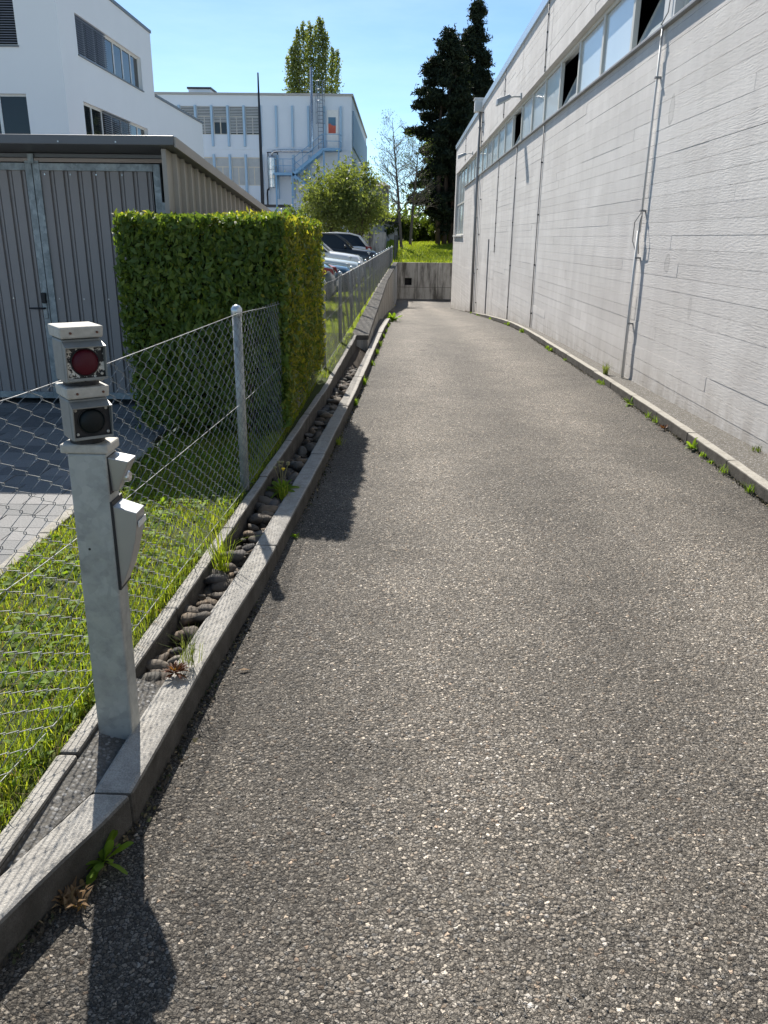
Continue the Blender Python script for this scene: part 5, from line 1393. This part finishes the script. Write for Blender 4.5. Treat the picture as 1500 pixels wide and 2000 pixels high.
# rounded light green tree over the parking lot
def bush(label, name, x, y, zb, z0, z1, R, nleaf, mat, size, seed, cat_='tree', shoots=0, ry=None):
    random.seed(seed); r2 = np.random.default_rng(seed)
    t = thing(name, label, cat_, (x, y, zb)); m = MB(); tips = []
    ctr = Vector((x, y, (z0 + z1) / 2)); hz = (z1 - z0) / 2; ry = ry or R
    for k in range(7):
        az = k * 2 * pi / 7 + random.uniform(-.3, .3)
        limb(m, (x + .1 * cos(az), y + .1 * sin(az), zb), (cos(az) * .55, sin(az) * .55, 1), (z1 - zb) * .33, .055, 3, tips, .5, .22, 3, 5, .66)
    m.build('trunk', 'bark', t)
    C = []; cl = [(Vector((random.gauss(0, .5) * R, random.gauss(0, .5) * ry, random.gauss(0, .5) * hz)) + ctr, random.uniform(.28, .6)) for _ in range(70)]
    cl = [c for c in cl if ((c[0].x - x) / R) ** 2 + ((c[0].y - y) / ry) ** 2 + ((c[0].z - ctr.z) / hz) ** 2 < 1]
    for i in range(nleaf):
        c, s = cl[int(random.random() * len(cl))]
        C.append((c.x + random.gauss(0, s) * R * .33, c.y + random.gauss(0, s) * R * .33, c.z + random.gauss(0, s) * R * .3))
    for p, d in tips:
        if d <= 1:
            for _ in range(10): C.append((p.x + random.gauss(0, .22), p.y + random.gauss(0, .22), p.z + random.gauss(0, .22)))
    for k in range(shoots):
        a = random.uniform(-.75, .75) * R; zt = z1 + random.uniform(-.5, .9) * (1 - abs(a) / R)
        for q in range(70): f = random.random(); C.append((x + a + random.gauss(0, .1), y + random.gauss(0, .2), zt - 1.6 * f + random.gauss(0, .05)))
    C = np.array(C); stuff(npmesh('crown', *rquads(C, size, 1.5), mat, t))
bush('rounded light green tree standing over the parked cars', 'small_tree', -3.3, 50, .06, 1.6, 5.6, 2.5, 15000, 'leaf_bush', .062, 21, shoots=9)
bush('sparse leafy shrub left of the rounded tree, before the office block', 'shrub', -6.6, 54, .06, 1.2, 3.6, 1.5, 1800, 'leaf_shrub', .06, 22, 'shrub')
# poplar behind the office block
pp = thing('poplar_tree', 'broad upright poplar rising behind the office block roof', 'tree', (-11.4, 110, 0))
m = MB(); C = []
for k in range(13):
    ox = -3.1 + 6.2 * k / 12 + random.uniform(-.2, .2); oy = random.uniform(-2, 2); zt = 26.3 - 3.4 * abs(ox / 3.3) ** 2.2 + random.uniform(-1., .5)
    m.tube([(-11.4 + ox * .2, 110 + oy * .2, 0), (-11.4 + ox * .8, 110 + oy, 10), (-11.4 + ox, 110 + oy, zt)], [.2, .12, .02], 6, False)
    for q in range(1150):
        f = random.random() ** .8; z = 13 + (zt - 13) * f; s = .5 * (1 - f) ** .4 + .10
        C.append((-11.4 + ox * (.85 + .15 * f) + random.gauss(0, s * .75), 110 + oy + random.gauss(0, s), z + random.gauss(0, .2)))
m.build('trunk', 'bark_grey', pp); stuff(npmesh('crown', *rquads(np.array(C), .115, 1.4), 'leaf_poplar', pp))
# shrubs at the meadow edge
for i, (x, y, zt, R, lab) in enumerate(((-.3, 76, 3.6, 1.6, 'green shrub at the meadow edge under the bare tree'), (2.0, 79, 3.5, 1.9, 'bushy green shrub in the middle of the meadow edge'), (4.3, 77, 3.2, 1.7, 'dark green shrub at the foot of the pine trunks'), (6.8, 76, 3.6, 2.0, 'green shrub beside the hall corner at the meadow edge'), (-2.6, 80, 4., 2.0, 'large green shrub left behind the dark mesh fence'))):
    bush(lab, 'shrub', x, y, .9, 1.0, zt, R, 5200, 'leaf_shrub', .085, 31 + i, 'shrub', ry=1.5)
far = []
for k in range(26000):
    x = random.uniform(-40, 60); far.append((x, 130 + random.uniform(-4, 4), abs(random.gauss(0, 2.2)) * (1.2 + .4 * sin(x * .35)) ))
stuff(tag(npmesh('tree_belt', *rquads(np.array(far), .32, 1.3), 'leaf_shrub'), 'far belt of green trees along the horizon behind the meadow', 'trees'))

# ------------------------------------------------------------------ weeds in the joints
def rosette(name, label, x, y, z, n, L, mat='leaf_broad', flowers=0, group=None, spread=1., width=.22):
    t = thing(name, label, 'plant', (x, y, z), group)
    th = rng.uniform(0, 2 * pi, n); el = rng.uniform(.25, 1.2, n) / spread
    D = np.stack([np.cos(th) * np.cos(el), np.sin(th) * np.cos(el), np.sin(el)], 1); Ls = L * rng.uniform(.5, 1.1, n)
    npmesh('leaves', *oblong(np.tile([x, y, z], (n, 1)), D, Ls, Ls * width * rng.uniform(.7, 1.2, n), rng.uniform(.1, .5, n)), mat, t, smooth=True)
    for k in range(flowers):
        a = random.uniform(0, 6.28); h = L * random.uniform(1.1, 1.6); px, py = x + cos(a) * L * .3, y + sin(a) * L * .3
        s = MB(); s.tube([(x, y, z), ((x + px) / 2, (y + py) / 2, z + h * .6), (px, py, z + h)], .0022, 5); s.build('stem', 'stem_straw', t)
        f = MB(); f.lathe([(.004, -.008), (.010, 0), (.014, .004), (.010, .010), (.002, .012)], (px, py, z + h), 10); f.build('flower', 'dandelion_yellow' if k == 0 else 'stem_straw', t)
    return t
def tuft(name, label, x, y, z, n, H, lean=.7, w=.003, mat='leaf_grass', group=None):
    t = thing(name, label, 'plant', (x, y, z), group)
    P = np.tile([x, y, z], (n, 1)) + np.concatenate([rng.normal(size=(n, 2)) * .018, np.zeros((n, 1))], 1)
    npmesh('blades', *blades(P, rng.uniform(.5, 1.1, n) * H, lean, w), mat, t); return t
rosette('weed', 'dandelion rosette at the foot of the nearest kerb stone', kx(1.70) + .018, 1.70, rz(1.7) + .003, 17, .12, flowers=0, width=.26)
tuft('dead_leaf_litter', 'dry leaf litter lying below the dandelion at the near kerb', kx(1.56) + .03, 1.56, rz(1.56) + .002, 40, .045, 1.3, .006, 'leaf_dead')
rosette('weed', 'reddish sprawling weed growing beside the signal post foot', -.80, 2.50, .085, 90, .06, 'leaf_red', width=.16)
tuft('weed', 'thin straggly weed stalks growing over the kerb behind the signal post', -.77, 2.58, .08, 46, .17, .9, .0014, 'leaf_bush')
tuft('grass_tuft', 'tall grass tuft arching over the stones before the dandelion clump', -.85, 3.55, .03, 46, .30, .9, .0026)
rosette('dandelion_clump', 'dandelion clump with a yellow flower and seed stalks in the middle of the stone bed', -.76, 4.95, .0, 40, .15, flowers=7, width=.2)
tuft('grass_tuft', 'low grass tuft round the dandelion clump in the stone bed', -.73, 4.8, .0, 60, .13, .9, .0022)
tuft('grass_tuft', 'small green tuft on the road side of the kerb inside the hedge shadow', kx(6.7) + .02, 6.7, rz(6.7), 40, .10, .8, .0025)
rosette('weed', 'small weed on the road side of the kerb where the hedge shadow starts', kx(4.3) + .03, 4.3, rz(4.3), 14, .06)
ORD = ['first', 'second', 'third', 'fourth', 'fifth', 'sixth', 'seventh', 'eighth', 'ninth', 'tenth', 'eleventh', 'twelfth', 'thirteenth', 'fourteenth', 'fifteenth', 'sixteenth', 'seventeenth', 'eighteenth']
for k, yk in enumerate((8.6, 10.1, 11.9, 13.4, 14.6, 16.2, 17.5, 19.)):
    tuft('grass_tuft', ORD[k] + ' weed tuft past the hedge shadow along the left kerb, counted from the camera', kx(yk) + .02, yk, rz(yk), 36, random.uniform(.08, .16), .8, .004, 'leaf_broad', 'weeds along the far left kerb')
rosette('weed', 'weed bush growing where the left kerb ends on the ramp', -.18, 22.3, rz(22.3), 50, .34, 'leaf_broad', flowers=2)
RK = lambda y: rkx(y) - .03
rosette('weed', 'bright green weed with reddish leaves at the right kerb, largest of that row', RK(6.75), 6.75, rz(6.75), 26, .12, width=.2)
rosette('weed', 'leafy green weed at the right kerb below the cable duct', RK(8.9), 8.9, rz(8.9), 26, .13, width=.2)
rosette('weed', 'dark red weed at the right kerb between the two larger green ones', RK(7.6), 7.6, rz(7.6), 26, .07, 'leaf_red')
tuft('weed', 'bushy yellow-green weed on the strip at the foot of the cable duct', rkx(10.6) + .1, 10.7, rktop(10.7) - .01, 70, .20, 1., .003, 'leaf_bush')
tuft('weed', 'small weed at the wall foot right of the cable duct', XW - .05, 6.3, rktop(6.3), 30, .07, 1., .003, 'leaf_shrub')
for k, yk in enumerate((5.42, 5.95, 6.28, 6.47, 7.9, 8.15, 10.35, 10.5, 12.9, 14.2, 14.6, 17.9, 20.5, 21.2, 25, 28.7, 29.6, 32.4)):
    tuft('grass_tuft', ORD[k] + ' small low weed in the joint of the right kerb, counted from the camera', RK(yk), yk, rz(yk), 26, random.choice((.03, .045, .06, .10)) if yk < 14 else random.choice((.05, .09, .14)), 1.1, random.choice((.002, .003, .0045)) if yk < 14 else .006, 'leaf_broad', 'weeds along the right kerb')
# litter on the asphalt
for (x, y, s, mt) in ((-.56, 1.98, .012, 'seed_white'), (-.60, 2.75, .02, 'leaf_dead'), (-.42, 1.87, .009, 'seed_white')):
    V_, F_ = leaves(np.array([[x, y, rz(y) + .008]]), np.array([[1., .3, .05]]), np.array([[0, 0, 1.]]), np.array([s * 1.8]), np.array([s]), .1, .1)
o = npmesh('fallen_leaf', *leaves(np.array([[-.60, 2.75, rz(2.75) + .008]]), np.array([[1., .2, .05]]), np.array([[0, 0, 1.]]), np.array([.05]), np.array([.018]), .1, .1), 'leaf_dead'); tag(o, 'small pale dry leaf lying on the asphalt near the left kerb', 'leaf')

# dirt, moss and leaf crumbs gathered along the kerb feet
pts = []
for k in range(5200):
    y = 1.2 + 20 * random.random() ** 1.7; pts.append((kx(y) + abs(random.gauss(0, .022)), y, rz(y) + .003)) if random.random() < .4 else pts.append((rkx(y + 3.5) - abs(random.gauss(0, .022)), y + 3.5, rz(y + 3.5) + .003))
pts = np.array(pts); V_, F_ = rquads(pts, .0065, 1.5)
a = NT('crumbs'); isl = a.n('NewGeometry').outputs['Random Per Island']
MAT['crumbs'] = a.fin(a.ramp(isl, [(0, (.03, .026, .02)), (.45, (.075, .06, .04)), (.7, (.05, .07, .02)), (.88, (.20, .15, .08)), (1, (.34, .27, .16))]), .9)
stuff(npmesh('kerb_debris', V_, F_, 'crumbs'))
